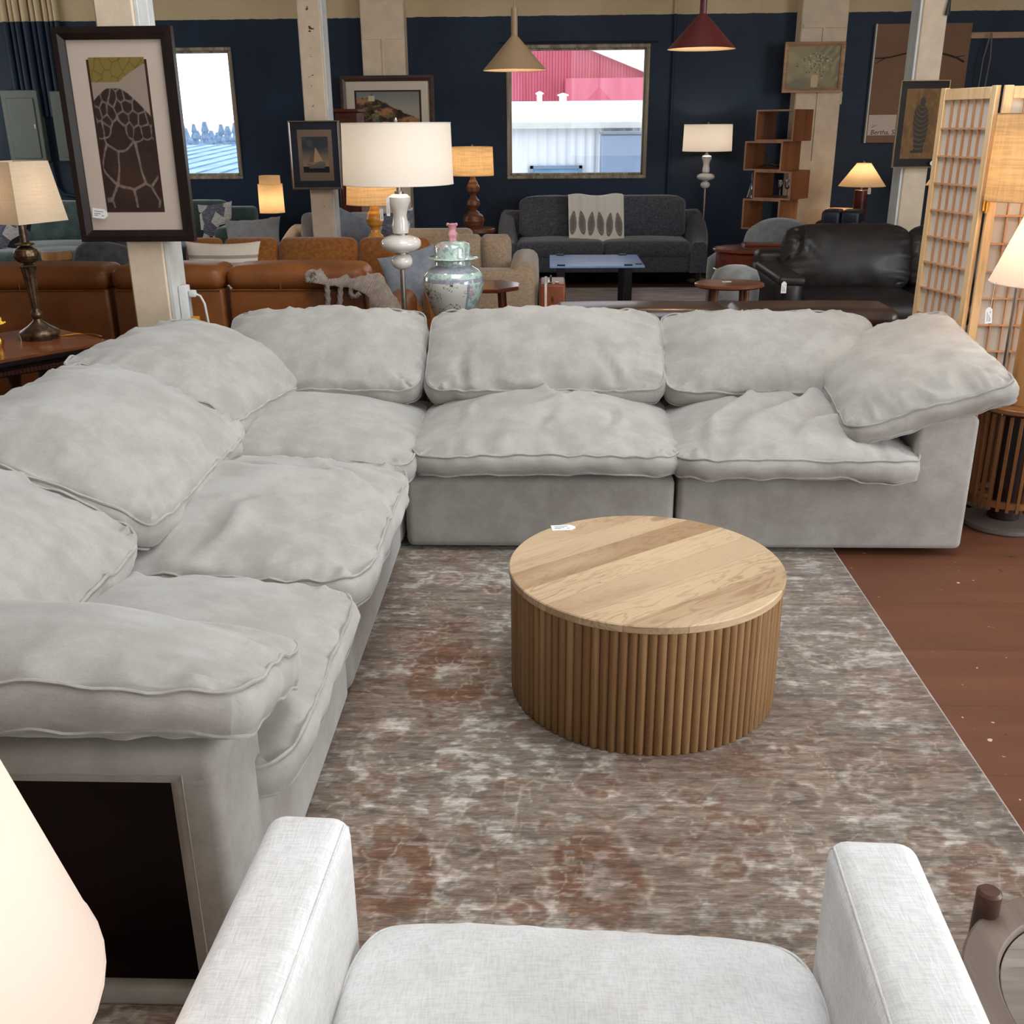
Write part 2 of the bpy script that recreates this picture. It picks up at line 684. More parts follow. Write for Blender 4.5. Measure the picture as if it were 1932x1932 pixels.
X['greige_wood'] = wood('grey_oak', (122, 107, 96), (144, 129, 116), 'x', 16, .55)
X['glass'] = glass_mat('clear_glass', gain=.25)
X['pic_glass'] = glass_mat('picture_glass', gain=.4)
X['wine_glass'] = glass_mat('crystal', (.93, .95, .96), .12, rough=.03)
X['art'] = vcol_mat('painted_art', .55, .2)
X['tan_leather'] = mat('cognac_leather', (112, 64, 28), .45, 0, .35, var=.15, col2=(136, 80, 38), scale=4, bump=.25, bscale=170, bstretch=(1, 1, 1), coat=.05)
X['black_leather'] = mat('black_leather', (24, 21, 20), .46, 0, .4, var=.2, col2=(36, 31, 28), scale=4, bump=.2, bscale=140, coat=.04)
X['brown_leather'] = mat('dark_brown_leather', (44, 28, 22), .34, 0, .5, var=.2, col2=(60, 40, 32), scale=4, bump=.2, bscale=140, coat=.15)
X['navy_leather'] = mat('navy_leather', (28, 32, 46), .42, 0, .45, var=.2, scale=4, bump=.2, bscale=140)
X['rust'] = fabric('rust_velvet', (122, 72, 26), (148, 92, 38), scale=40, thread=120, tb=.6, fine=.35)
X['tan_fab'] = fabric('tan_tweed', (142, 122, 100), (164, 144, 120), scale=60, thread=200, tb=.5, fine=.35)
X['char_fab'] = fabric('charcoal_tweed', (62, 62, 68), (92, 94, 102), scale=70, thread=160, tb=.6, fine=.4)
X['grey_fab'] = fabric('grey_linen', (146, 146, 148), (162, 162, 164), scale=10, thread=260)
X['blue_grey_fab'] = fabric('blue_grey_linen', (120, 126, 138), (140, 146, 158), scale=12, thread=240)
X['teal_fab'] = fabric('teal_velvet', (56, 73, 69), (76, 95, 89), scale=8, thread=260, sheen=.5)
X['dkgrey_fab'] = fabric('dark_grey_wool', (58, 58, 60), (76, 76, 78), scale=18, thread=260)
X['beige_fab'] = fabric('beige_linen', (186, 174, 160), (200, 188, 176), scale=12, thread=240)
X['cream_fab'] = fabric('cream_linen', (214, 204, 190), (226, 216, 204), scale=12, thread=240)
X['shade_white'] = shade_mat('white_linen_shade', (234, 226, 216), .42, .035, 180)
X['shade_cream'] = shade_mat('cream_linen_shade', (214, 198, 174), .4, .12, 150)
X['shade_burlap'] = shade_mat('burlap_shade', (220, 188, 142), .5, .21, 80)
X['shade_warm'] = shade_mat('warm_linen_shade', (222, 196, 156), .5, .10, 170)
X['shade_near'] = shade_mat('pale_paper_shade', (238, 221, 208), .4, .02, 60)
X['rice_paper'] = shade_mat('rice_paper', (232, 224, 214), .4, .03, 60, .8)


def wall_mat():
    m, nt, out = base_nt('navy_and_cream_wall')
    tc = nt.nodes.new('ShaderNodeTexCoord')
    geo = nt.nodes.new('ShaderNodeNewGeometry')
    sep = nd(nt, 'ShaderNodeSeparateXYZ', Vector=geo.outputs['Position'])
    n1 = noise_(nt, geo.outputs['Position'], 1.4, 5)
    edge = math_(nt, 'ADD', sep.outputs[2], math_(nt, 'MULTIPLY', math_(nt, 'SUBTRACT', noise_(nt, geo.outputs['Position'], 9, 3), .5), .02))
    up = math_(nt, 'GREATER_THAN', edge, 2.62)
    navy = mixc(nt, smooth(nt, n1, .3, .7), lin((17, 31, 48)), lin((24, 42, 64)))
    cream = mixc(nt, smooth(nt, n1, .3, .7), lin((190, 168, 130)), lin((204, 184, 148)))
    col = mixc(nt, up, navy, cream)
    # board marks cast into the concrete, and chips
    zz = math_(nt, 'FRACT', math_(nt, 'DIVIDE', math_(nt, 'ADD', sep.outputs[2], .13), .43))
    line = math_(nt, 'LESS_THAN', zz, .03)
    chip = smooth(nt, noise_(nt, geo.outputs['Position'], 26, 4), .76, .8)
    col = mixc(nt, math_(nt, 'MULTIPLY', chip, .5), col, (.16, .16, .16))
    h = math_(nt, 'SUBTRACT', math_(nt, 'MULTIPLY', noise_(nt, geo.outputs['Position'], 22, 5), .5), math_(nt, 'MULTIPLY', line, smooth(nt, noise_(nt, geo.outputs['Position'], 3, 3), .42, .55)))
    pbsdf(nt, out, col, .62, 0, .35, bump_(nt, h, .5, .012))
    return m


def floor_mat():
    m, nt, out = base_nt('brown_painted_boards')
    v = coords(nt)
    sep = nd(nt, 'ShaderNodeSeparateXYZ', Vector=v)
    f = noise_(nt, coords(nt, (.3, 2, 1)), 5, 5)
    col = mixc(nt, smooth(nt, f, .3, .7), lin((92, 53, 33)), lin((104, 61, 39)))
    wear = noise_(nt, v, 34, 2, .4)
    col = mixc(nt, smooth(nt, wear, .75, .77), col, lin((196, 170, 150)))
    dk = noise_(nt, v, 21, 2, .4)
    col = mixc(nt, smooth(nt, dk, .75, .77), col, lin((50, 30, 24)))
    y = math_(nt, 'FRACT', math_(nt, 'DIVIDE', math_(nt, 'ADD', sep.outputs[1], .012), .34))
    seam = math_(nt, 'LESS_THAN', y, .008)
    col = mixc(nt, math_(nt, 'MULTIPLY', seam, .6), col, lin((52, 30, 22)))
    h = math_(nt, 'SUBTRACT', math_(nt, 'MULTIPLY', f, .4), seam)
    pbsdf(nt, out, col, math_(nt, 'ADD', math_(nt, 'MULTIPLY', f, .2), .5), 0, .45, bump_(nt, h, .35, .004))
    return m


X['wall'] = wall_mat()
X['floor'] = floor_mat()
X['ceiling'] = mat('ceiling_paint', (206, 198, 184), .8, var=.05, scale=3)
X['side_wall'] = mat('pale_wall_paint', (196, 188, 176), .8, var=.05, scale=3)
X['old_frame'] = wood('weathered_frame', (120, 106, 88), (176, 162, 138), 'z', 16, .7)

# ------------------------------------------------------------------ room shell
W = 11.6                       # inner face of the far wall
XL, XR, YB, ZC = -7.2, 7.6, -5.0, 4.3
mb = MB().bx(XL - .3, XR + .3, YB - .3, W + .3, -.2, 0)
struct('floor', mb, X['floor'])
sx0, sx1, sy0, sy1 = -.8, 1.6, 1.3, 4.6        # roof light over the middle of the shop
mb = MB().bx(XL - .3, sx0, YB - .3, W + .3, ZC, ZC + .2).bx(sx1, XR + .3, YB - .3, W + .3, ZC, ZC + .2)
mb.bx(sx0, sx1, YB - .3, sy0, ZC, ZC + .2).bx(sx0, sx1, sy1, W + .3, ZC, ZC + .2)
struct('ceiling', mb, X['ceiling'])
# far wall with two window openings
ow = [(-4.55, -3.31, 1.05, 2.36), (-.44, 1.05, 1.03, 2.35)]
mb = MB()
xs = [XL - .3, ow[0][0], ow[0][1], ow[1][0], ow[1][1], XR + .3]
for i in (0, 2, 4):
    mb.bx(xs[i], xs[i + 1], W, W + .3, 0, ZC)
for o in ow:
    mb.bx(o[0], o[1], W, W + .3, 0, o[2])
    mb.bx(o[0], o[1], W, W + .3, o[3], ZC)
struct('wall_back', mb, X['wall'])
# side and rear walls, with the shop's large windows out of the picture
mb = MB()
rw = [(-2.6, 1.9), (2.5, 4.6)]     # openings of the right wall, along y
ys = [YB - .3, -2.6, 1.9, 2.5, 4.6, W]
for i in (0, 2, 4):
    mb.bx(XR, XR + .3, ys[i], ys[i + 1], 0, ZC)
for a, b in rw:
    mb.bx(XR, XR + .3, a, b, 0, .8)
    mb.bx(XR, XR + .3, a, b, 3.6, ZC)
struct('wall_right', mb, X['side_wall'])
mb = MB().bx(XL - .3, XL, YB, 8.3, 0, ZC).bx(XL - .3, XL, 10.9, W, 0, ZC).bx(XL - .3, XL, 8.3, 10.9, 0, 1.0).bx(XL - .3, XL, 8.3, 10.9, 2.6, ZC)
struct('wall_left', mb, X['side_wall'])
mb = MB()
mb.bx(XL, .6, YB - .3, YB, 0, ZC)
mb.bx(5.6, XR, YB - .3, YB, 0, ZC)
mb.bx(.6, 5.6, YB - .3, YB, 0, .8)
mb.bx(.6, 5.6, YB - .3, YB, 3.4, ZC)
struct('wall_front', mb, X['side_wall'])


def window(n, o):
    x0, x1, z0, z1 = o
    t = thing('window_%d' % n, None, None, ((x0 + x1) / 2, W, z0))
    t['kind'] = 'structure'
    b = MB()
    f = .034
    for a in ((x0, x1, z0, z0 + f), (x0, x1, z1 - f, z1), (x0, x0 + f, z0 + f, z1 - f), (x1 - f, x1, z0 + f, z1 - f)):
        b.bx(a[0], a[1], W - .015, W + .07, a[2], a[3], .006, 1)
    for a in ((x0 + f, x1 - f, z0 + f, z0 + f + .025), (x0 + f, x1 - f, z1 - f - .02, z1 - f), (x0 + f, x0 + f + .02, z0 + f, z1 - f), (x1 - f - .02, x1 - f, z0 + f, z1 - f)):
        b.bx(a[0], a[1], W + .03, W + .09, a[2], a[3], .004, 1)
    part('window_frame', b, X['old_frame'], t)
    part('glass_pane', MB().bx(x0 + f, x1 - f, W + .06, W + .064, z0 + f, z1 - f), X['glass'], t, 0)
    return t


window(1, ow[1])
window(2, ow[0])
# pilasters and freestanding posts
for n, (x0, x1) in enumerate(((-1.9, -1.46), (2.52, 2.98))):
    b = MB().bx(x0, x1, 11.36, W, 0, ZC, .01, 1)
    o = struct('trim_%d' % (n + 1), b, X['cream_paint'])
    b = MB()
    zt = 2.40 if n == 0 else 2.46
    b.bx(x0 + .02, x1 - .02, 11.345, 11.36, zt, zt + .03)
    b.bx((x0 + x1) / 2 - .012, (x0 + x1) / 2 + .012, 11.345, 11.36, 1.2, zt)
    s = part('conduit', b, X['cream_paint'], o)
for (x0, x1, y0, y1, sx, mt) in ((-2.11, -1.925, 5.2, 5.42, (-1.925, -1.905), 'white_paint'), (-1.945, -1.765, 8.7, 8.9, (-1.765, -1.75), 'white_paint'), (2.77, 2.955, 8.5, 8.7, (2.75, 2.77), 'white_paint')):
    o = struct('column', MB().bx(x0, x1, y0, y1, 0, ZC, .008, 1), X['cream_paint'])
    b = MB()
    b.bx(sx[0], sx[1], y0 + .01, y1 - .085, 0, ZC, .003, 1)
    b.bx(sx[0], sx[1], y1 - .08, y1, 0, ZC, .003, 1)
    part('white_board', b, X['white_paint'], o)
# small plaster scars on the middle post
b = MB()
rnd = random.Random(3)
for (px, py, s) in ((580, 18, 3), (578, 14, 2), (585, 52, 4), (588, 55, 3), (583, 57, 3), (586, 92, 1), (585, 105, 1.5), (580, 123, 1), (588, 142, 2), (585, 146, 1.5), (587, 161, 1.5), (590, 201, 2), (613, 391, 1.5)):
    for k in range(3):
        c = P(px + rnd.uniform(-3, 3), py + rnd.uniform(-2, 2), 'y', 8.698)
        b.box(c, (.004 * s * rnd.uniform(.5, 1.2), .004, .003 * s * rnd.uniform(.5, 1.2)), .001, 1)
struct('trim_3', b, mat('scar_brown', (92, 70, 54), .9))

# painted conduit running down the far wall right of the window, and rail
single('wall_pipe', 'thin pipe painted with the wall, right of the centre window', 'pipe', MB().rod((1.29, W - .02, .7), (1.29, W - .02, ZC), .018), X['wall'])
b = MB().bx(4.28, 6.6, W - .03, W, 2.36, 2.42, .004, 1)
hr = thing('wall_batten', 'pale wooden rail on the dark wall right of the brown print', 'rail', (4.6, W - .02, 2.36))
part('batten', b, wood('rail_pine', (170, 130, 96), (190, 150, 112), 'x', 12), hr)
single('curtain_wire', 'thin black wire strung over the centre window', 'wire', MB().tube([(-.5, W - .03, 2.37), (.3, W - .035, 2.372), (1.13, W - .03, 2.365)], .006, 6), X['black'])
w1 = P(1868, 62, 'y', 11.5)
w2 = P(1850, 158, 'y', 11.5)
single('hanging_wire', 'thin pale wire looped over the wooden rail', 'wire', MB().tube([w1 + Vector((.01, 0, 0)), (w1 + w2) / 2 + Vector((-.02, 0, 0)), w2 + Vector((-.03, 0, -.5)), w2 + Vector((.02, .0, -.55)), (w1 + w2) / 2 + Vector((.05, 0, 0)), w1 + Vector((.02, 0, 0))], .006, 6), mat('cord_grey', (120, 116, 110), .8))

# ------------------------------------------------------------------ outdoors
def corr(x0, x1, y, z0, z1, step, depth, mb):
    n = max(2, int((x1 - x0) / step))
    top, bot = [], []
    for i in range(n * 4 + 1):
        x = x0 + (x1 - x0) * i / (n * 4)
        o = (0, depth, depth, 0)[i % 4]
        bot.append((x, y - o, z0))
        top.append((x, y - o, z1))
    mb.grid([bot, top], (0, .1, 0))
    return mb


X['siding'] = mat('white_siding', (242, 245, 247), .5, var=.06, scale=1.2, stretch=(3, 1, .3), col2=(228, 233, 238))
X['red_metal'] = mat('washed_out_red_metal', (190, 84, 104), .6, var=.1, scale=.9, stretch=(3, 1, .4), col2=(206, 110, 128))  # red paled toward pink, the overexposed daylight is put into the colour
X['blue_roof'] = mat('pale_blue_metal', (112, 152, 186), .5, var=.1, scale=1.5, col2=(142, 180, 208))
X['blue_door'] = mat('blue_grey_door', (128, 146, 172), .6, var=.06, scale=2)
X['snow'] = mat('pale_ground', (226, 228, 230), .9, var=.04)
X['tree_haze'] = mat('hazy_conifer', (96, 120, 146), .9, var=.3, scale=3, col2=(136, 160, 186))  # bright outdoor haze is put into the tree colour
struct('exterior_ground', MB().bx(-70, 60, W + .4, 130, -2.2, -2), X['snow'])

wb = thing('white_building', 'low white metal clad building seen through the centre window', 'building', (.3, 20, -2))
y0 = 20.0
zE = P(1100, 233, 'y', y0).z
xa, xb = P(860, 240, 'y', y0).x, P(1330, 240, 'y', y0).x
part('wall', corr(xa, xb, y0, -2, zE, .17, .03, MB()), X['siding'], wb, 20)
zR = P(1100, 197, 'y', 27).z
b = MB()
b.grid([[(xa, y0 - .15, zE), (xb, y0 - .15, zE)], [(xa, 27, zR), (xb, 27, zR)]], (0, 0, .08))
part('roof', b, mat('white_roof', (236, 238, 240), .5, var=.02), wb)
part('gutter', MB().bx(xa, xb, y0 - .22, y0 - .1, zE - .08, zE + .02), X['white_paint'], wb)
a, c = P(1000, 313, 'y', y0 - .06), P(1098, 345, 'y', y0 - .06)
b = MB()
for q in ((a.x, c.x, a.z - .05, a.z), (a.x, a.x + .06, -.4, a.z), (c.x - .06, c.x, -.4, a.z)):
    b.bx(q[0], q[1], y0 - .1, y0 - .02, q[2], q[3])
wf = part('window_frame', b, X['blue_door'], wb)
part('window_pane', MB().bx(a.x + .06, c.x - .06, y0 - .06, y0 - .04, -.4, a.z - .05), X['blue_roof'], wb)
for px, r, t in ((1018, .055, 178), (1062, .075, 181)):
    p = P(px, 198, 'y', 26.9)
    q = P(px, t, 'y', 26.9)
    v = part('vent_pipe', MB().cyl((p.x, 26.9, 0), r * 1.2, p.z - .3, q.z, 12), X['siding'], wb)
    part('vent_cap', MB().lathe([(r * 1.8, q.z), (r * 1.8, q.z + .03), (.01, q.z + .07)], (p.x, 26.9, 0), 12), X['siding'], wb)
a, c = P(1136, 254, 'y', 19.2), P(1209, 345, 'y', 19.2)
cab = thing('utility_container', 'blue grey metal container against the white building', 'container', ((a.x + c.x) / 2, 19.4, -2))
part('body', MB().bx(a.x, c.x, 19.2, 19.9, -2, a.z, .02, 1), X['blue_door'], cab)
part('lid_edge', MB().bx(a.x - .02, c.x + .02, 19.17, 19.9, a.z, a.z + .05, .01, 1), mat('grey_trim', (118, 128, 142), .5), cab)

rb = thing('red_barn', 'pale red gabled barn behind the white building', 'barn', (1, 34, -2))
pk, el, er = P(1010, 52, 'y', 34), P(800, 150, 'y', 34), P(1300, 172, 'y', 34)
pts = [(el.x, 34, -2), (er.x, 34, -2), (er.x, 34, er.z), (pk.x, 34, pk.z), (el.x, 34, el.z)]
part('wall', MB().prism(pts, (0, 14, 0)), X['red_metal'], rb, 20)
b = MB()
n = 90
for i in range(n):
    x = el.x + (er.x - el.x) * i / n
    zt = el.z + (pk.z - el.z) * (x - el.x) / (pk.x - el.x) if x < pk.x else pk.z + (er.z - pk.z) * (x - pk.x) / (er.x - pk.x)
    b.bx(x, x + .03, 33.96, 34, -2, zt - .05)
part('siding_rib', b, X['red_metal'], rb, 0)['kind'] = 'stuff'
b = MB()
for s, e in ((pk, er), (pk, el)):
    b.prism([s, s + Vector((0, 0, .34)), e + Vector((0, 0, .34)), e], (0, -.25, 0))
part('roof_edge', b, X['siding'], rb)
a, c = P(1067, 148, 'y', 33.4), P(1260, 200, 'y', 33.4)
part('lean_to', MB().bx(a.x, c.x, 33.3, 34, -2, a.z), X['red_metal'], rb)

br = thing('blue_roofed_building', 'low building with pale blue metal roof outside the left window', 'building', (-6, 21, -2))
zA, zB = P(390, 340, 'y', 17).z, P(390, 282, 'y', 25).z
b = MB().grid([[(-14, 17, zA), (-2.2, 17, zA)], [(-14, 25, zB), (-2.2, 25, zB)]], (0, 0, .1))
part('roof', b, X['blue_roof'], br)
b = MB()
for i in range(30):
    x = -13.8 + i * .39
    b.prism([(x, 17, zA + .1), (x + .02, 17, zA + .1), (x + .02, 25, zB + .1), (x, 25, zB + .1)], (0, 0, .02))
part('roof_seam', b, X['blue_roof'], br, 0)
part('wall', MB().bx(-13.6, -2.6, 17.5, 24.5, -2, zA), X['siding'], br)
for i, (px, ht) in enumerate(((338, 226), (352, 240), (366, 232), (384, 228), (400, 244), (414, 233), (430, 236), (444, 230), (458, 238))):
    ty_ = 60 + 2.4 * ((i * 4) % 9)
    t = P(px, ht + 4, 'y', ty_)
    tr = thing('conifer', 'hazy %s fir outside the left window, %s in the row' % (('tall', 'small', 'narrow', 'broad', 'short', 'slim', 'bushy', 'high', 'low')[i], ('first', 'second', 'third', 'fourth', 'fifth', 'sixth', 'seventh', 'eighth', 'ninth')[i]), 'tree', (t.x, ty_, -2), 'firs beyond the blue roof')
    part('trunk', MB().cyl((t.x, ty_, 0), .09, -2, 0, 8), X['walnut'], tr)
    b = MB()
    rr = random.Random(i)
    for k in range(7):
        z0 = -1.4 + (t.z + 1.4) * k / 7
        w = .62 * (1 - k / 7.8) ** .7 * rr.uniform(.8, 1.15)
        b.lathe([(w * .7, z0 - .1), (w, z0), (w * .45, z0 + (t.z + 1.4) / 6)], (t.x + rr.uniform(-.1, .1), ty_, 0), 18, rad=lambda a, z, p=rr.uniform(0, 6): 1 + .2 * math.sin(5 * a + p) + .12 * math.sin(11 * a + 2 * p))
    part('crown', b, X['tree_haze'], tr, 0)

# ------------------------------------------------------------------ daylight and camera
wd = bpy.data.worlds.new('overcast_sky')
SC.world = wd
wd.use_nodes = True
nt = wd.node_tree
bg = nt.nodes['Background']
tc = nt.nodes.new('ShaderNodeTexCoord')
sp = nd(nt, 'ShaderNodeSeparateXYZ', Vector=tc.outputs['Generated'])
sk = mixc(nt, smooth(nt, sp.outputs[2], -.1, .6), (1, 1, 1), (.78, .88, 1))
nt.links.new(sk, bg.inputs[0])
bg.inputs[1].default_value = SKY if 'SKY' in globals() else 2.2


def area(name, loc, rot, sx, sy, energy, col, portal=False, spread=180):
    L = bpy.data.lights.new(name, 'AREA')
    L.shape = 'RECTANGLE'
    L.size, L.size_y = sx, sy
    L.energy = energy
    L.color = col
    L.spread = math.radians(spread)
    if portal:
        L.cycles.is_portal = True
    o = bpy.data.objects.new(name, L)
    COL.objects.link(o)
    o.location = loc
    o.rotation_euler = rot
    return o


for o in ow:
    area('window_portal', ((o[0] + o[1]) / 2, W + .28, (o[2] + o[3]) / 2), (-PI / 2, 0, 0), o[1] - o[0], o[3] - o[2], 1, (1, 1, 1), True)
LK = 1.0
area('window_daylight', (XR + .02, -.35, 2.2), (0, PI / 2, 0), 2.8, 4.5, 410 * LK, (.90, .95, 1))
area('window_daylight', (XR + .02, 3.55, 2.2), (0, PI / 2, 0), 2.8, 2.1, 50 * LK, (.86, .93, 1))
area('window_daylight', (3.1, YB - .02, 2.1), (PI / 2, 0, 0), 5.0, 2.6, 75 * LK, (.88, .94, 1))
area('window_daylight', (XL - .02, 9.6, 1.8), (0, -PI / 2, 0), 1.6, 2.6, 26 * LK, (.95, 1, .97))
area('roof_light', ((sx0 + sx1) / 2, (sy0 + sy1) / 2, ZC + .1), (0, 0, 0), sx1 - sx0, sy1 - sy0, 135 * LK, (.93, .97, 1))

cd = bpy.data.cameras.new('camera')
cd.sensor_width = 36
cd.sensor_fit = 'HORIZONTAL'
cd.lens = 36 * FOC / 1932
cd.clip_start = .02
cd.clip_end = 300
co = bpy.data.objects.new('camera', cd)
COL.objects.link(co)
R3 = Matrix((RT, UP, -FW)).transposed()
co.matrix_world = Matrix.Translation(CAM) @ R3.to_4x4()
SC.camera = co
SC.view_settings.view_transform = 'Standard'
SC.view_settings.look = 'None'
SC.view_settings.exposure = 0
SC.view_settings.gamma = 1
SC.view_settings.use_curve_mapping = False
SC.cycles.use_denoising = True
SC.cycles.max_bounces = 8
SC.cycles.diffuse_bounces = 4
SC.cycles.transparent_max_bounces = 12
SC.cycles.sample_clamp_indirect = 6
SC.cycles.caustics_reflective = False
SC.cycles.caustics_refractive = False
# ------------------------------------------------------------------ rug
def build_rug():
    x0, x1, y0, y1 = -1.55, 1.125, .35, 4.2
    st = .0045
    nx, ny = int((x1 - x0) / st), int((y1 - y0) / st)
    gx, gy = np.meshgrid(np.linspace(x0, x1, nx), np.linspace(y0, y1, ny))
    sh = gx.shape
    # a slightly wavering hand-knotted field
    wx = gx + .02 * fbm(sh, gx * 5, gy * 5, 1) + .008 * fbm(sh, gx * 23, gy * 23, 2)
    wy = gy + .02 * fbm(sh, gx * 5, gy * 5, 3) + .008 * fbm(sh, gx * 23, gy * 23, 4)
    taupe, pale, rust, grey, cream, dark = [np.array(lin(c)) for c in ((122, 105, 91), (178, 170, 160), (106, 71, 50), (114, 102, 91), (190, 175, 157), (76, 62, 52))]
    col = np.zeros(sh + (3,)) + taupe

    def blend(c, k):
        nonlocal col
        k = np.clip(k, 0, 1)[..., None]
        col = col * (1 - k) + c * k
    ss = lambda v, a, b: np.clip((v - a) / (b - a), 0, 1) ** 2 * (3 - 2 * np.clip((v - a) / (b - a), 0, 1))
    n1 = fbm(sh, wx * 5.2, wy * 6.4, 11, 5, .65)
    n2 = fbm(sh, wx * 2.6 + 9, wy * 3.4, 12, 5, .6)
    n3 = fbm(sh, wx * 9, wy * 14, 13, 4, .6)
    n4 = fbm(sh, wx * 30, wy * 38, 14, 4, .65)
    n5 = fbm(sh, gx * 24, gy * 90, 15, 3, .6)
    blend(grey, ss(n2 + .3 * n4, -.1, .25) * .8)
    blend(pale, ss(n1 + .4 * n3 + .7 * n4, .08, .5) * .85)
    blend(rust, ss(-n2 + .4 * n3 + .5 * n4, .26, .55) * .7)

    def rosette(cx, cy, r, lobes, ci, co, inner=.45, k=.85, sy=1., tip=0):
        dx, dy = wx - cx, (wy - cy) / sy
        a = np.arctan2(dy, dx)
        d = np.hypot(dx, dy) / (r * (1 + .13 * np.abs(np.cos(a * lobes / 2)) + tip * np.clip(np.sin(a), 0, 1) ** 3))
        blend(co, (1 - ss(d + .25 * n4, .88, 1.04)) * k * np.clip(.8 + .9 * n3 + .9 * n4, 0, 1))
        blend(pale, (1 - ss(d + .2 * n4, inner * .7, inner * 1.15)) * k * .75 * np.clip(.5 + .9 * n3 + 1.2 * n4, 0, 1))
        blend(ci, (1 - ss(d, inner * .4, inner * .5)) * k * .8 * np.clip(.6 + n4, 0, 1))
        o = np.exp(-((d - 1.06) / (.006 / r)) ** 2)
        blend(cream, o * .5 * np.clip(.5 + 1.5 * n4, 0, 1))
    # rosettes and palmettes where the pattern shows them
    for (px, py, r, lb, kind) in ((715, 1478, .052, 9, 0), (1120, 1478, .055, 9, 0), (1490, 1410, .030, 6, 1), (1500, 1500, .055, 9, 2), (780, 1255, .042, 9, 0), (740, 1390, .028, 5, 0), (1660, 1470, .075, 8, 2), (800, 1200, .035, 6, 1),
                                  (960, 1480, .03, 5, 0), (1600, 1330, .035, 5, 2), (1560, 1240, .05, 7, 2), (840, 1090, .05, 7, 1), (930, 1110, .04, 6, 0), (1620, 1600, .06, 8, 2), (700, 1080, .04, 6, 1), (1850, 1600, .04, 6, 0), (1700, 1780, .05, 7, 2), (1300, 1500, .035, 6, 0), (1380, 1640, .04, 6, 1), (880, 1600, .035, 6, 2),
                                  (1040, 1560, .03, 6, 0), (850, 1440, .03, 5, 1), (1280, 1600, .03, 6, 1), (1420, 1560, .035, 6, 0), (650, 1600, .04, 7, 0), (1000, 1720, .04, 6, 1), (1750, 1580, .04, 6, 0)):
        p = P(px, py, 'z', .012)
        rosette(p.x, p.y, r, lb, rust if kind != 1 else taupe, (rust, rust, dark)[kind], k=(.72, .66, .45)[kind])
    for (px, py, r, t) in ((1130, 1665, .098, .45), (735, 1660, .10, .4), (1880, 1690, .09, .4), (850, 1275, .125, .4)):
        p = P(px, py, 'z', .012)
        rosette(p.x, p.y, r, 13, taupe, rust, .42, .95, 1.3, t)
    # scrolling vines: level lines of a smooth field, broken up
    for sd, f, lv, wd in ((21, 3.1, .0, .006), (22, 3.7, .12, .006), (23, 6.5, -.05, .012), (24, 9.0, .1, .018)):
        v = fbm(sh, wx * f + sd, wy * f, sd, 2, .4)
        brk = ss(fbm(sh, gx * 7 + sd, gy * 7, sd + 5, 2), -.1, .15)
        blend(cream, np.exp(-((v - lv) / wd) ** 2) * brk * .6 * np.clip(.6 + 1.2 * n4, 0, 1))
    v = fbm(sh, wx * 4.4, wy * 4.4, 31, 2, .4)
    blend(rust, np.exp(-((v - .1) / .03) ** 2) * ss(fbm(sh, gx * 4, gy * 4, 33, 2), -.05, .2) * .6)
    # small curling leaves
    v = fbm(sh, wx * 13, wy * 13, 41, 3, .5)
    blend(cream, np.exp(-((v) / .028) ** 2) * ss(fbm(sh, gx * 5, gy * 5, 43, 2), -.1, .2) * .45)
    # border band along the right-hand edge
    bd = ss(gx, .74, .77)
    blend(grey, bd * .25)
    blend(dark, np.exp(-((gx + .004 * np.sin(gy * 60) - .755) / .008) ** 2) * .35)
    blend(dark, ss(gx, 1.07, 1.09) * .3 * (1 + n3))
    # fading and abrash lines across the weft
    blend(dark, ss(n5 + .4 * n4, .12, .4) * .45)
    blend(pale, ss(-n5 + .4 * n4, .2, .45) * .3)
    ab = fbm(sh, gx * 2.0, gy * 60, 51, 3, .6) + .8 * fbm(sh, gx * 14, gy * 130, 52, 2, .6)
    col = col * (1 + .34 * ab)[..., None]
    col = np.clip(col, .01, 1)
    # mesh with a bound edge
    z = .011 + .0012 * n3
    verts = np.stack([gx, gy, z], -1).reshape(-1, 3)
    m = len(verts)
    verts = np.vstack([verts, np.stack([gx, gy, np.full(sh, .0005)], -1).reshape(-1, 3)[[0, nx - 1, (ny - 1) * nx, ny * nx - 1]]])
    i = np.arange(ny * nx).reshape(ny, nx)
    q = np.stack([i[:-1, :-1], i[:-1, 1:], i[1:, 1:], i[1:, :-1]], -1).reshape(-1, 4)
    c = [m, m + 1, m + 2, m + 3]
    sides = [tuple(i[0, ::-1]) + (c[0], c[1]), tuple(i[:, nx - 1][::-1]) + (c[1], c[3]), tuple(i[ny - 1, :]) + (c[3], c[2]), tuple(i[:, 0]) + (c[2], c[0])]
    me = bpy.data.meshes.new('rug')
    loops = np.concatenate([q.ravel()] + [np.array(s) for s in sides])
    tot = np.concatenate([np.full(len(q), 4), np.array([len(s) for s in sides])])
    me.vertices.add(len(verts))
    ctr = np.array([(x0 + x1) / 2, (y0 + y1) / 2, 0])
    me.vertices.foreach_set('co', (verts - ctr).ravel())
    me.loops.add(len(loops))
    me.loops.foreach_set('vertex_index', loops.astype(np.int32))
    me.polygons.add(len(tot))
    me.polygons.foreach_set('loop_start', (np.cumsum(tot) - tot).astype(np.int32))
    me.polygons.foreach_set('use_smooth', np.ones(len(tot), dtype=bool))
    me.update(calc_edges=True)
    me.validate()
    at = me.color_attributes.new('Col', 'FLOAT_COLOR', 'POINT')
    fl = np.ones((len(verts), 4), dtype=np.float32)
    fl[:m, :3] = col.reshape(-1, 3)
    fl[m:, :3] = lin((150, 140, 132))
    at.data.foreach_set('color', fl.ravel())
    me.materials.append(vcol_mat('rug_wool', .95, .1, 1.7, (.11, 1, 1), 300, .35, .2))
    o = bpy.data.objects.new('area_rug', me)
    o.location = ctr
    COL.objects.link(o)
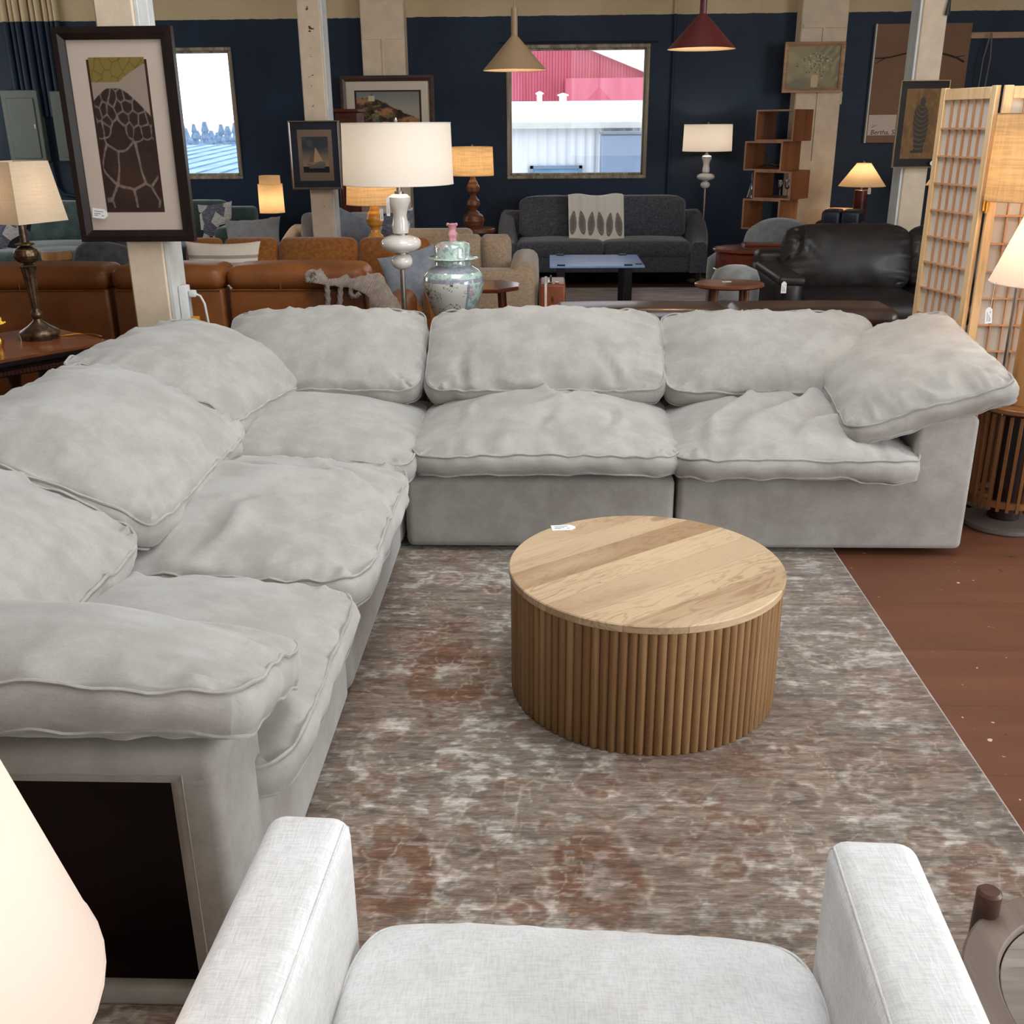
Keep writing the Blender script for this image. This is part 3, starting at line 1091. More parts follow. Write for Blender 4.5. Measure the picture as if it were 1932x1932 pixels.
    tag(o, 'faded taupe and rust floral rug under the round coffee table', 'rug')
    # pale whipped edge
    part('edge_binding', MB().tube([(x1, y0 + (y1 - y0) * k / 60, .006) for k in range(61)], .005, 6), mat('rug_binding', (168, 160, 152), .9), o)
    return o


build_rug()

# ------------------------------------------------------------------ sectional sofa
S = thing('sectional_sofa', 'large light grey L-shaped sectional sofa with loose feather cushions', 'sofa', (0, 4.2, 0))
fb, fp = X['sofa'], X['sofa_pipe']


def base_box(x0, x1, y0, y1, z0=.03, z1=.315, b=.03, puff=.006):
    return MB().bx(x0, x1, y0, y1, z0, z1, b, 4, puff=puff)


def module(name, boxes):
    b = MB()
    for q in boxes:
            b.bx(q[0], q[1], q[2], q[3], q[4], q[5], q[6] if len(q) > 6 else .03, 4, puff=.006)
    return part(name, b, fb, S, 50)


# five modules: corner, two along the back, two down the left side
module('corner_base', [(-1.60, -.565, 3.705, 4.74, .03, .315), (-1.60, -.565, 4.52, 4.74, .03, .60), (-1.60, -1.38, 3.705, 4.74, .03, .60)])
module('armless_base', [(-.548, .490, 3.70, 4.74, .03, .318), (-.548, .490, 4.52, 4.74, .03, .60)])
b = MB().bprism([(x, 3.70, z) for x, z in ((.502, .03), (1.60, .03), (1.60, .56), (1.372, .56), (1.372, .318), (.502, .318))], (0, 1.04, 0), .024, 4)
b.bx(.502, 1.38, 4.52, 4.74, .2, .60, .03, 4)
part('arm_base', b, fb, S, 50)
module('armless_base', [(-1.60, -.565, 2.59, 3.69, .03, .318), (-1.60, -1.38, 2.59, 3.69, .03, .60)])
module('arm_base', [(-1.60, -.568, 1.68, 2.575, .03, .318), (-1.60, -1.38, 1.50, 2.575, .03, .60)])
# near arm with a lined open pocket in its outer face
ax0, ax1, ay0, ay1, az = -1.60, -.565, 1.47, 1.715, .575
hx0, hx1, hz0, hz1 = -1.42, -.655, .055, .505
b = MB()
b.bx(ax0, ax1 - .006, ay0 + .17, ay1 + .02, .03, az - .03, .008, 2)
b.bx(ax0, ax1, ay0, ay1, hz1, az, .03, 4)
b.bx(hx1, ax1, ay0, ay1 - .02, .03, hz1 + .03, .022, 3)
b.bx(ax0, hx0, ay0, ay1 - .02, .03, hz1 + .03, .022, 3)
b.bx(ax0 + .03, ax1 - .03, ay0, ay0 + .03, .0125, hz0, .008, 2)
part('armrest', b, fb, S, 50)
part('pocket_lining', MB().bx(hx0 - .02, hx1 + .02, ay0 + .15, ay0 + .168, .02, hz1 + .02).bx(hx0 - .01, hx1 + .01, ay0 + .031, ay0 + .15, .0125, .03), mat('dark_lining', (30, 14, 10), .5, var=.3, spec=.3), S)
# small feet that leave the shadow gap under the sofa
for (x, y) in ((-1.5, 4.64), (-.64, 4.64), (.42, 4.64), (1.5, 4.64), (-.46, 3.8), (.42, 3.8), (.58, 3.8), (1.5, 3.8), (-1.5, 1.6), (-.66, 1.62), (-.66, 2.5), (-.66, 2.7), (-.66, 3.6)):
    part('foot', MB().bx(x - .035, x + .035, y - .035, y + .035, .0125, .045), X['black'], S)
# seam piping along arms and bases
b = MB()
b.tube([(hx1 + .028, 1.4705, .06), (hx1 + .028, 1.4705, hz1 + .03), (-1.5, 1.4705, hz1 + .03)], .0022, 6)
part('seam', b, fp, S)

# --- seat cushions
def seat_warp(sag=.0, edge=.0, over=0):
    def f(p):
        return Vector((p.x, p.y, p.z + sag * (p.x * p.x) + edge * p.y))
    return f


cr_mid = ((-.05, .1, -.9, .22, .022, .016), (.12, -.02, .5, .2, .02, .014), (-.3, -.1, 1.2, .12, .02, .010), (.28, -.18, 1.3, .12, .02, .010), (.02, -.25, 1.5, .1, .018, .010))
place_cushion(cushion(1.05, .92, .075, .112, .045, 1, .024, pin=.02, pw=2, q=.8, crease=cr_mid, warp=seat_warp(-.05)), TRS((-.005, 4.09, .400), rx=1), S, 'seat_cushion', fb, fp)
cr_r = ((.1, 0, .8, .3, .028, .020), (-.1, .12, .9, .25, .022, .014), (-.25, -.15, 1.1, .16, .02, .014), (.2, -.2, .6, .22, .024, .014), (.35, .05, 1.4, .15, .02, .012))
place_cushion(cushion(.94, .95, .075, .105, .045, 2, .026, pin=.02, pw=2, q=.8, crease=cr_r, warp=seat_warp(-.06)), TRS((.945, 4.075, .394), rx=1, rz=-1.5), S, 'seat_cushion', fb, fp)
place_cushion(cushion(.98, .98, .08, .12, .045, 3, .022, pin=.02, pw=2, q=.8), TRS((-.98, 4.02, .39), rx=0, ry=2), S, 'seat_cushion', fb, fp)
cr_m = ((.0, .05, .3, .3, .03, .022), (-.18, .2, -.3, .25, .028, .018), (.2, -.15, .8, .2, .022, .014), (-.25, -.2, 1.4, .18, .022, .014), (.05, -.32, 1.5, .12, .022, .014), (.3, .2, -.9, .2, .022, .012))
place_cushion(cushion(1.0, 1.06, .085, .112, .05, 4, .034, pin=.02, pw=2, q=.8, crease=cr_m), TRS((-.985, 3.03, .395), ry=2), S, 'seat_cushion', fb, fp)
place_cushion(cushion(.98, .86, .08, .12, .045, 5, .024, pin=.02, pw=2, q=.8), TRS((-.985, 2.085, .385), ry=2), S, 'seat_cushion', fb, fp)

# --- back cushions (local y runs up the slope)
def back_warp(bend=.12, slump=.05):
    def f(p):
        # slumped: lower half rolls outward, the ends droop
        return Vector((p.x, p.y, p.z - bend * p.y * p.y - slump * p.x * p.x))
    return f


def backc(w, h, seed, M, top=.09, crease=(), wr=.03, bend=.30):
    return place_cushion(cushion(w, h, .08, top, .05, seed, wr, pin=.02, lump=.014, pw=2.1, q=.75, crease=crease, warp=back_warp(bend)), M, S, 'back_cushion', fb, fp)


backc(1.02, .53, 11, TRS((-.01, 4.395, .66), rx=30), crease=((-.3, -.2, 1.3, .12, .022, .01), (.3, -.18, 1.8, .12, .022, .01)))
backc(.93, .52, 12, TRS((.955, 4.395, .648), rx=30, rz=-1))
backc(.88, .53, 13, TRS((-.97, 4.405, .658), rx=30, rz=1))
# left row: the slope climbs toward -x
backc(.98, .66, 14, TRS((-1.39, 3.98, .675), rx=21, rz=80, order='XYZ'), wr=.036)
backc(1.0, .66, 15, TRS((-1.36, 3.03, .685), rx=22, rz=90), top=.10, wr=.042)
backc(.94, .66, 16, TRS((-1.37, 2.06, .672), rx=22, rz=90), top=.10, wr=.036)

# two arm pillows lying loose over the arms
t = thing('arm_pillow', 'grey boxed pillow tipped over the right arm beside the drum table', 'pillow', (1.42, 4.15, .5), 'boxed pillows lying on the sofa arms')
place_cushion(cushion(.90, .61, .075, .07, .045, 21, .026, pin=.03, sup=12, lump=.016, pw=2.6, q=.6), frame_m((1.43, 4.12, .625), (-.03, -.97, -.12), (.93, .12, .34)), t, 'cover', fb, fp)
t = thing('arm_pillow', 'grey boxed pillow lying flat over the near arm with the dark pocket', 'pillow', (-1.02, 1.65, .57), 'boxed pillows lying on the sofa arms')
place_cushion(cushion(1.06, .47, .08, .095, .05, 22, .03, pin=.02, sup=12, lump=.014, pw=2.2, q=.7), frame_m((-1.035, 1.675, .612), (1, .02, -.045), (.12, 1, -.33)), t, 'cover', fb, fp)

# ------------------------------------------------------------------ coffee table
def plank_mat():
    m, nt, out = base_nt('mango_planks')
    v = coords(nt, rot=(0, 0, math.radians(-38)))
    sep = nd(nt, 'ShaderNodeSeparateXYZ', Vector=v)
    row = math_(nt, 'DIVIDE', math_(nt, 'ADD', sep.outputs[1], 2.03), .105)
    idr = math_(nt, 'FLOOR', row)
    fr = math_(nt, 'FRACT', row)
    wn = nd(nt, 'ShaderNodeTexWhiteNoise', {'noise_dimensions': '1D'}, W=idr)
    off = nd(nt, 'ShaderNodeCombineXYZ', X=math_(nt, 'MULTIPLY', wn.outputs[0], 9.0), Y=math_(nt, 'MULTIPLY', idr, 3.7), Z=0.0)
    pv = nd(nt, 'ShaderNodeVectorMath', {'operation': 'ADD'}, i0=v, i1=off.outputs[0])
    sc = nd(nt, 'ShaderNodeVectorMath', {'operation': 'MULTIPLY'}, i0=pv.outputs[0], i1=(.35, 1.6, 1))
    n1 = noise_(nt, sc.outputs[0], 6, 4, .5, .8)
    rings = math_(nt, 'FRACT', math_(nt, 'MULTIPLY', n1, 13))
    rl = math_(nt, 'ABSOLUTE', math_(nt, 'SUBTRACT', rings, .5))
    s2 = nd(nt, 'ShaderNodeVectorMath', {'operation': 'MULTIPLY'}, i0=pv.outputs[0], i1=(.06, 1, 1))
    n2 = noise_(nt, s2.outputs[0], 130, 4, .6)
    col = mixc(nt, wn.outputs[0], lin((158, 128, 96)), lin((198, 170, 136)))
    col = mixc(nt, math_(nt, 'MULTIPLY', smooth(nt, rl, .25, .5), .5), col, lin((128, 92, 60)))
    col = mixc(nt, math_(nt, 'MULTIPLY', smooth(nt, n2, .5, .75), .35), col, lin((118, 84, 54)))
    lo = smooth(nt, noise_(nt, sc.outputs[0], 2.2, 2), .42, .62)
    col = mixc(nt, math_(nt, 'MULTIPLY', lo, .6), col, lin((206, 180, 146)))
    kn = smooth(nt, noise_(nt, pv.outputs[0], 7, 2, .4), .76, .82)
    col = mixc(nt, math_(nt, 'MULTIPLY', kn, .6), col, lin((112, 84, 62)))
    seam = math_(nt, 'LESS_THAN', fr, .012)
    col = mixc(nt, math_(nt, 'MULTIPLY', seam, .6), col, lin((120, 88, 60)))
    pbsdf(nt, out, col, .42, 0, .4, bump_(nt, n2, .08, .001))
    return m


tx, ty, tr, th = .285, 2.705, .392, .398
T = thing('coffee_table', 'round pale wood coffee table with fluted sides on the rug', 'coffee table', (tx, ty, .012))
part('tabletop', MB().cyl((tx, ty, 0), tr, th - .024, th, 128, .003), plank_mat(), T, 30)
ND = 96
rd = .0134


def flute_wood():
    m, nt, out = base_nt('fluted_slats')
    tc = nt.nodes.new('ShaderNodeTexCoord')
    sep = nd(nt, 'ShaderNodeSeparateXYZ', Vector=tc.outputs['Object'])
    a = math_(nt, 'ARCTAN2', sep.outputs[1], sep.outputs[0])
    k = math_(nt, 'FLOOR', math_(nt, 'MULTIPLY', math_(nt, 'ADD', a, 2 * PI), ND / (2 * PI)))
    wn = nd(nt, 'ShaderNodeTexWhiteNoise', {'noise_dimensions': '1D'}, W=k)
    f = noise_(nt, coords(nt, (1, 1, .06)), 90, 4, .6)
    col = mixc(nt, wn.outputs[0], lin((134, 100, 66)), lin((162, 127, 88)))
    col = mixc(nt, math_(nt, 'MULTIPLY', smooth(nt, f, .45, .7), .45), col, lin((116, 78, 46)))
    pbsdf(nt, out, col, .5, 0, .35, bump_(nt, f, .1, .001))
    return m


# the slats: separate half-round rods round the drum, one fluted mesh
b = MB()
b.cyl((tx, ty, 0), tr - .024, .012, th - .025, 96)
for k in range(ND):
    a = 2 * PI * (k + .5) / ND
    c = (tx + (tr - .018) * math.cos(a), ty + (tr - .018) * math.sin(a))
    b.lathe([(rd - .002, .012), (rd, .014), (rd, th - .025)], (c[0], c[1], 0), 12)
part('fluted_drum', b, flute_wood(), T, 60)
price_tag('white price tag lying on the round coffee table', P(1063, 996, 'z', th + .0005), Matrix.Rotation(.12, 4, 'Z'), (.075, .042), group=None)

# ------------------------------------------------------------------ near armchair
A = thing('armchair', 'off-white linen armchair in front, facing the coffee table', 'armchair', (.045, .75, 0))
piv = (.05, .9, 0)
ra = math.radians(-2.7)
li = X['linen']
for (xa, xb) in ((-.425, -.30), (.385, .51)):
    b = MB()
    b.bx(xa, xb, .20, 1.235, .12, .632, .028, 5, puff=.006)
    b.rotz(ra, piv)
    o = part('armrest', b, li, A, 50)
    for sx in ((xb - .0075,) if xa < 0 else (xa + .0075,)):
        pb = MB().tube([(sx, .25, .6245), (sx, 1.212, .6245), (sx, 1.2275, .609), (sx, 1.2275, .14)], .0019, 6)
        pb.rotz(ra, piv)
        part('seam', pb, li, o)
b = MB().bx(-.30, .385, .22, 1.2, .14, .30, .02, 3)
b.rotz(ra, piv)
part('seat_frame', b, li, A, 50)
b = MB().bx(-.42, .505, .12, .36, .14, .80, .05, 4)
b.rotz(ra, piv)
part('backrest', b, li, A, 50)
cu = cushion(.685, .90, .10, .055, .02, 31, .008, pin=.004, lump=.008, pw=3.2, sup=9, crease=((-.12, -.2, .25, .2, .03, .006), (-.2, -.3, .4, .2, .03, .006)))
Mx = Matrix.Translation(piv) @ Matrix.Rotation(ra, 4, 'Z') @ Matrix.Translation(-Vector(piv)) @ TRS((.0425, .79, .375), rx=0)
place_cushion(cu, Mx, A, 'seat_cushion', li, li, .003)
for (x, y) in ((-.37, 1.16), (.455, 1.16), (-.37, .2), (.455, .2)):
    part('leg', MB().cyl((x, y, 0), .022, .012, .14, 16, .004).rotz(ra, piv), X['walnut'], A)

# ------------------------------------------------------------------ grey oak side table, lower right
g = X['greige_wood']
cx, cy, rz_ = .805, 1.06, .235
T = thing('side_table', 'round grey oak side table with dowel legs beside the white armchair', 'side table', (cx, cy, 0))
b = MB().lathe([(rz_ - .004, .432), (rz_, .436), (rz_, .468), (rz_ - .004, .472), (rz_ - .046, .472), (rz_ - .05, .467), (rz_ - .05, .432)], (cx, cy, 0), 96, close=False)
b.lathe([(rz_ - .05, .432), (rz_ - .004, .432)], (cx, cy, 0), 96, close=False)
part('rim', b, wood('grey_oak_rim', (98, 82, 72), (122, 106, 94), 'y', 14, .5), T)
part('tabletop', MB().cyl((cx, cy, 0), rz_ - .052, .432, .464, 96, .001), wood('grey_oak_top', (112, 100, 92), (142, 130, 120), 'x', 26, .55), T)
for k in range(4):
    a = math.radians(128 + 90 * k)
    x, y = cx + (rz_ + .0) * math.cos(a), cy + (rz_ + .0) * math.sin(a)
    part('leg', MB().cyl((x, y, 0), .018, .0125, .512, 24, .004), X['frame_brown'], T)

# ------------------------------------------------------------------ lamps
def lamp(name, label, cat, x, y, z, body, shade, shade_m, watts, zb=None, col=(1, .74, .48), group=None, finial=True, bulb_r=.04, sq=0, body_seg=40):
    """body: list of (part name, material, profile or MB); shade: (r_bottom, z_bottom, r_top, z_top)"""
    T = thing(name, label, cat, (x, y, z), group)
    for nm, mt, pr in body:
        b = pr if isinstance(pr, MB) else MB().lathe([(r, z + q) for r, q in pr], (x, y, 0), body_seg)
        part(nm, b, mt, T)
    r0, z0, r1, z1 = shade
    n = 14
    pr = [(r0 + (r1 - r0) * k / n, z + z0 + (z1 - z0) * k / n) for k in range(n + 1)]
    if sq:
        b = MB().lathe([(r * 1.414, q) for r, q in pr], (x, y, 0), 4, close=False, a0=PI / 4 + sq)
    else:
        b = MB().lathe(pr, (x, y, 0), 64, close=False)
    sh = part('lamp_shade', b, shade_m, T, 0 if sq else 60)
    if not sq:
        for r, q in (pr[0], pr[-1]):
            part('shade_rim', MB().tube([(x + r * math.cos(2 * PI * k / 48), y + r * math.sin(2 * PI * k / 48), q) for k in range(48)], .0022, 6, closed=True), shade_m, sh)
    if finial:
        b = MB()
        b.cyl((x, y, 0), .003, z + z1 - .03, z + z1 + .004, 8)
        b.lathe([(.006, z + z1 + .004), (.010, z + z1 + .012), (.004, z + z1 + .024)], (x, y, 0), 12)
        for k in range(3):
            a = 2 * PI * k / 3 + .3
            rr = r1 * (1 / max(abs(math.cos(a)), abs(math.sin(a))) if sq else 1) * .98
            b.rod((x, y, z + z1 - .02), (x + rr * math.cos(a), y + rr * math.sin(a), z + z1 - .004), .0018, 5)
        part('finial', b, X['steel'], T)
    if watts:
        bulb(T, (x, y, z + (zb if zb is not None else z0 + (z1 - z0) * .45)), watts, col, bulb_r)
    return T


# big pale shade close to the camera, on a lamp standing by the sofa arm
p = P(150, 1960, 'y', .78)
rS = .27
lx, ly = p.x - rS * .985, .78
e = P(-45, 1590, 'y', .78)
slope = (p.x - e.x) / (e.z - p.z)
zb_ = p.z
T = lamp('floor_lamp', 'lamp with a large pale conical shade close to the camera', 'lamp', lx, ly, 0,
         [('base', X['bronze'], [(.14, .0), (.14, .015), (.03, .03), (.012, .05)]), ('pole', X['bronze'], [(.012, .04), (.012, zb_ + .05)])],
         (rS, zb_, rS - slope * .42, zb_ + .42), X['shade_near'], 6, col=(1, .86, .74))
# ------------------------------------------------------------------ pictures
def picture(name, label, quad, y, fw, fm, layers, art, depth=.03, glass=True, tilt=0, n=(70, 100), group=None, inner=None):
    """quad: x0, x1, z0, z1 of the frame's outside on the plane y (facing the camera side).
    layers: [(inset, material)] for mats; art: (inset box, painter)"""
    x0, x1, z0, z1 = quad
    T = thing(name, label, 'picture', ((x0 + x1) / 2, y, z0), group)
    b = MB()
    o = [(x0, z0), (x1, z0), (x1, z1), (x0, z1)]
    i = [(x0 + fw, z0 + fw), (x1 - fw, z0 + fw), (x1 - fw, z1 - fw), (x0 + fw, z1 - fw)]
    for k in range(4):
        k2 = (k + 1) % 4
        q = [o[k], o[k2], i[k2], i[k]]
        m_ = [((o[k][0] + i[k][0]) / 2, (o[k][1] + i[k][1]) / 2), ((o[k2][0] + i[k2][0]) / 2, (o[k2][1] + i[k2][1]) / 2)]
        F = [Vector((p[0], y - depth, p[1])) for p in (o[k], o[k2])] + [Vector((p[0], y - depth * 1.02, p[1])) for p in m_] + [Vector((p[0], y - depth * .75, p[1])) for p in (i[k], i[k2])]
        Bk = [Vector((p[0], y, p[1])) for p in (o[k], o[k2])] + [Vector((p[0], y, p[1])) for p in (i[k], i[k2])]
        b.add(F + Bk, [(0, 1, 3, 2), (2, 3, 5, 4), (0, 6, 7, 1), (4, 5, 9, 8), (6, 8, 9, 7)])
    part('frame', b, fm, T, 20)
    yy = y - depth * .35
    for (ins, mt) in layers:
        a = fw + ins
        part('mat_board', MB().bx(x0 + a - .004, x1 - a + .004, yy, yy + .004, z0 + a - .004, z1 - a + .004), mt, T, 0)
        yy -= .0012
    (l, r, bo, t), paint = art
    ax0, ax1, az0, az1 = x0 + l, x1 - r, z0 + bo, z1 - t
    w, h = n
    U, V = np.meshgrid(np.linspace(0, 1, w), np.linspace(0, 1, h))
    c = paint(U, V).reshape(-1, 3)
    rows = [[(ax0 + (ax1 - ax0) * u, yy, az0 + (az1 - az0) * v) for u in np.linspace(0, 1, w)] for v in np.linspace(0, 1, h)]
    part('artwork', MB().grid(rows), X['art'], T, 0, cols=c)
    if glass:
        part('glass_pane', MB().bx(x0 + fw * .9, x1 - fw * .9, y - depth * .72, y - depth * .66, z0 + fw * .9, z1 - fw * .9), X['pic_glass'], T, 0)
    return T


def lc(*c):
    return np.array(lin(c))


def canvas(U, c):
    return np.zeros(U.shape + (3,)) + lc(*c)


def lay(col, k, c):
    k = np.clip(k, 0, 1)[..., None]
    return col * (1 - k) + lc(*c) * k


def step(v, a, b):
    t = np.clip((v - a) / (b - a), 0, 1)
    return t * t * (3 - 2 * t)


def paint_stones(U, V):
    """rounded stones divided by pale lines, yellow leaf shapes above"""
    asp = 1.86
    x, y = U, V * asp
    rng = np.random.default_rng(5)
    pts = []
    for k in range(900):
        p = rng.random(2) * (1.3, asp + .2) - (.15, .1)
        v = p[1] / asp
        r = .33 if v < .3 else (.24 if v < .5 else .11)
        if all(np.hypot(*(p - q[:2])) > (r + q[2]) * .5 * 1.02 for q in pts):
            pts.append((p[0], p[1], r))
    wx = x + .03 * fbm(x.shape, x * 4, y * 4, 3, 2)
    wy = y + .03 * fbm(x.shape, x * 4, y * 4, 4, 2)
    D = np.stack([np.hypot(wx - p[0], wy - p[1]) / p[2] for p in pts])
    D.sort(0)
    e = D[1] - D[0]
    col = canvas(U, (62, 42, 38))
    col = lay(col, .4 * step(fbm(x.shape, x * 30, y * 4, 8, 3), 0, .5), (46, 32, 30))
    lw = np.where(V > .5, .26, .14)
    col = lay(col, (1 - step(e, lw * .5, lw)) * (.75 + .4 * fbm(x.shape, x * 40, y * 40, 9, 2)), (150, 132, 124))
    top = (V > .78 - .25 * (U - .45) ** 2 * np.where(U > .45, 3.2, 1.4)) & True
    sky = V > (.80 - .45 * np.clip(np.abs(U - .38) - .12, 0, 1) ** 1.3)
    col = np.where(sky[..., None], lc(176, 158, 142), col)
    leaf = (V > .84 + .13 * np.clip(U - .5, 0, 1) ** .8 * 1.6) & sky
    c2 = lay(canvas(U, (150, 128, 62)), (1 - step(e, .04, .12)), (106, 92, 58))
    return np.where(leaf[..., None], c2, col)


def paint_sail(U, V):
    col = canvas(U, (58, 66, 74))
    col = lay(col, step(.75 - V, 0, .6), (168, 142, 108))
    col = lay(col, .3 * step(fbm(U.shape, U * 3, V * 5, 2, 3), -.1, .4), (120, 116, 108))
    col = lay(col, (V < .17), (26, 28, 36))
    for (bx, by, tx_, ty_, cx_, cy_, cc) in ((.42, .3, .50, .72, .80, .28, (196, 160, 112)), (.22, .3, .40, .62, .42, .3, (120, 96, 76)), (.1, .22, .9, .22, .75, .16, (60, 56, 56))):
        d = lambda ax, ay, bx_, by_: (bx_ - ax) * (V - ay) - (by_ - ay) * (U - ax)
        s1, s2, s3 = d(bx, by, cx_, cy_), d(cx_, cy_, tx_, ty_), d(tx_, ty_, bx, by)
        k = ((s1 >= 0) & (s2 >= 0) & (s3 >= 0)) | ((s1 <= 0) & (s2 <= 0) & (s3 <= 0))
        col = lay(col, k * .9, cc)
    hull = (np.abs(U - .52) < .36 - .5 * np.clip(.28 - V, 0, 1)) & (V > .12) & (V < .27 + .05 * np.cos(U * 9))
    col = lay(col, hull * .9, (112, 108, 104))
    return col


def paint_headland(U, V):
    col = lay(canvas(U, (176, 168, 150)), step(V, .5, 1), (136, 138, 134))
    col = lay(col, step(.42 - V, 0, .2) * step(U, .55, .8), (112, 112, 88))
    hill = .86 - .75 * np.clip(U - .22, 0, 1) ** 1.15 + .06 * fbm(U.shape, U * 9, V * 3, 4, 3) - .35 * np.clip(.1 - U, 0, 1)
    k = V < hill
    rock = canvas(U, (92, 62, 44))
    f = fbm(U.shape, U * 9, V * 9, 6, 4)
    rock = lay(rock, step(f, .05, .3), (186, 128, 82))
    rock = lay(rock, step(-f, .1, .3), (48, 38, 34))
    rock = lay(rock, step(fbm(U.shape, U * 14, V * 14, 7, 3), .25, .4), (120, 108, 62))
    col = np.where(k[..., None], rock, col)
    col = lay(col, (np.abs(U - .24) < .05) & (V > .78) & (V < .9), (222, 206, 170))
    col = lay(col, (np.abs(U - .24) < .012 + .1 * np.clip(.95 - V, 0, .05)) & (V >= .9) & (V < .97), (150, 96, 66))
    return col


def paint_blossoms(U, V):
    col = canvas(U, (158, 144, 106))
    col = lay(col, step(fbm(U.shape, U * 4, V * 4, 3, 4), -.2, .4) * .6, (184, 166, 120))
    dr = np.sin((U * 1.6 - V * .6) * 26 + 3 * fbm(U.shape, U * 3, V * 3, 8, 2))
    col = lay(col, step(U + .45 * V, .85, 1.05) * (.35 + .3 * dr), (104, 104, 92))
    col = lay(col, step(.2 - V + .12 * np.sin(U * 5), 0, .12) * .5, (92, 92, 76))
    rng = np.random.default_rng(2)
    for k in range(150):
        a, r = rng.random() * 6.3, rng.random() ** .6
        cx, cy = .60 + .24 * r * math.cos(a) + (.0 if k % 5 else -.18), .60 + .24 * r * math.sin(a) - (.0 if k % 7 else .2)
        s = .012 + .014 * rng.random()
        d = np.hypot((U - cx) * 1.25, V - cy)
        col = lay(col, (1 - step(d, s * .6, s)) * .9, ((206, 194, 158), (70, 58, 34), (186, 166, 110))[k % 3])
    col = lay(col, (np.abs(U - .54 - .02 * (V - .15)) < .055 + .012 * np.sin(V * 9)) & (V > .04) & (V < .32), (214, 186, 140))
    return col


def paint_robed(U, V):
    col = canvas(U, (122, 88, 42))
    col = lay(col, step(fbm(U.shape, U * 5, V * 7, 3, 4), -.2, .3) * .7, (98, 68, 34))
    col = lay(col, step(fbm(U.shape, U * 9, V * 9, 4, 4), .2, .4) * .3, (150, 116, 66))
    w = np.interp(V, (.08, .12, .2, .35, .5, .62, .70, .74, .77, .79), (.17, .15, .155, .20, .225, .215, .19, .15, .09, .05))
    body = (np.abs(U - .5 - .02 * np.sin(V * 6)) < w) & (V > .10) & (V < .78)
    head = np.hypot((U - .5) / .075, (V - .82) / .065) < 1
    foot = (np.abs(U - .48) < .19) & (V > .08) & (V < .12)
    k = body | head | foot
    col = lay(col, k * .92, (40, 32, 28))
    f = np.sin(np.hypot((U - .52) * 1.2, (V - .95) * 1.0) * 95)
    col = lay(col, body * step(f, .5, .9) * .75, (104, 82, 56))
    return col


# ---- frames on the posts and pilasters
def q4(tl, br, y):
    a, b = P(*tl, 'y', y), P(*br, 'y', y)
    return (a.x, b.x, b.z, a.z)


X['mat_pink'] = mat('pinkish_mat_board', (232, 212, 196), .8, var=.02)
X['mat_cream'] = mat('cream_mat_board', (232, 216, 194), .8, var=.02)
X['mat_navy'] = mat('navy_mat_board', (30, 38, 54), .8, var=.06)
X['mat_tan'] = mat('tan_mat_board', (140, 116, 96), .8, var=.04)
X['mat_black'] = mat('black_mat_board', (22, 22, 24), .8, var=.06)
X['mat_brown'] = mat('brown_line_board', (60, 34, 28), .8, var=.05)
picture('framed_print', 'large dark framed print of stones hung on the nearest cream post', (-2.31, -1.745, 1.052, 2.02), 5.195, .055, X['frame_dark'],
        [(0, X['mat_pink']), (.088, X['mat_brown'])], ((.150, .150, .16, .13), paint_stones), .04, n=(110, 200))
price_tag('white price tag stuck on the stone print at lower left', P(189, 403, 'y', 5.16), TRS((0, 0, 0), rx=90, ry=0).to_3x3().to_4x4() @ Matrix.Rotation(-.12, 4, 'Z'), (.075, .046), group=None)
picture('framed_print', 'small silver framed sailboat picture on the middle post', q4((543, 228), (648, 357), 8.66), 8.66, .016, X['steel'],
        [(0, X['mat_navy']), (.055, X['mat_tan'])], ((.10, .10, .13, .12), paint_sail), .025, n=(60, 80))
pq = P(640, 143, 'y', 11.3)
pr = P(818, 143, 'y', 11.3)
picture('framed_painting', 'wide brown framed watercolour of a rocky headland on the left pilaster', (pq.x, pr.x, 1.35, pq.z), 11.34, .055, X['frame_brown'],
        [(0, X['mat_cream']), (.088, X['mat_brown'])], ((.16, .16, .16, .155), paint_headland), .04, n=(110, 80))
picture('framed_painting', 'small wood framed painting of white blossoms in a vase on the right pilaster', q4((1483, 79), (1588, 174), 11.3), 11.34, .04, wood('washed_frame', (150, 108, 76), (186, 148, 112), 'x', 16, .5),
        [], ((.035, .035, .035, .035), paint_blossoms), .035, n=(110, 90))
picture('framed_print', 'gold and black framed rubbing of a dark robed figure on the right post', (2.655, 3.02, 1.245, 1.868), 8.46, .010, mat('dull_gold', (128, 108, 74), .45, .7),
        [(0, X['mat_black'])], ((.055, .055, .065, .058), paint_robed), .025, n=(90, 140))
price_tag('white price tag on the corner of the robed figure print', P(1762, 308, 'y', 8.42), TRS((0, 0, 0), rx=90).to_3x3().to_4x4() @ Matrix.Rotation(PI, 4, 'Z'), (.06, .045), group=None)

# brown canvas print with a branch and a caption strip
x0, x1, z0, z1 = 3.33, 4.28, 1.37, 2.505
yC = W - .05
T = thing('canvas_print', 'tall brown canvas print of a bare branch behind the right post', 'canvas print', ((x0 + x1) / 2, yC, z0))
part('canvas', MB().bx(x0, x1, yC, W - .002, z0, z1, .004, 1), mat('brown_canvas', (128, 98, 76), .8, var=.06, scale=3, bump=.1, bscale=400), T)
part('canvas_edge', MB().bx(x0 - .012, x0, yC - .002, W - .002, z0, z1), X['white_paint'], T)
part('caption_strip', MB().bx(x0 + .01, x1, yC - .003, yC, z0 + .075, z0 + .275), mat('caption_white', (204, 190, 176), .8, var=.02), T)


def limb(pts, r0, r1, mb):
    pts = [P(a, b, 'y', yC - .004) for a, b in pts]
    mb.tube(pts, lambda t: r0 + (r1 - r0) * t, 6)


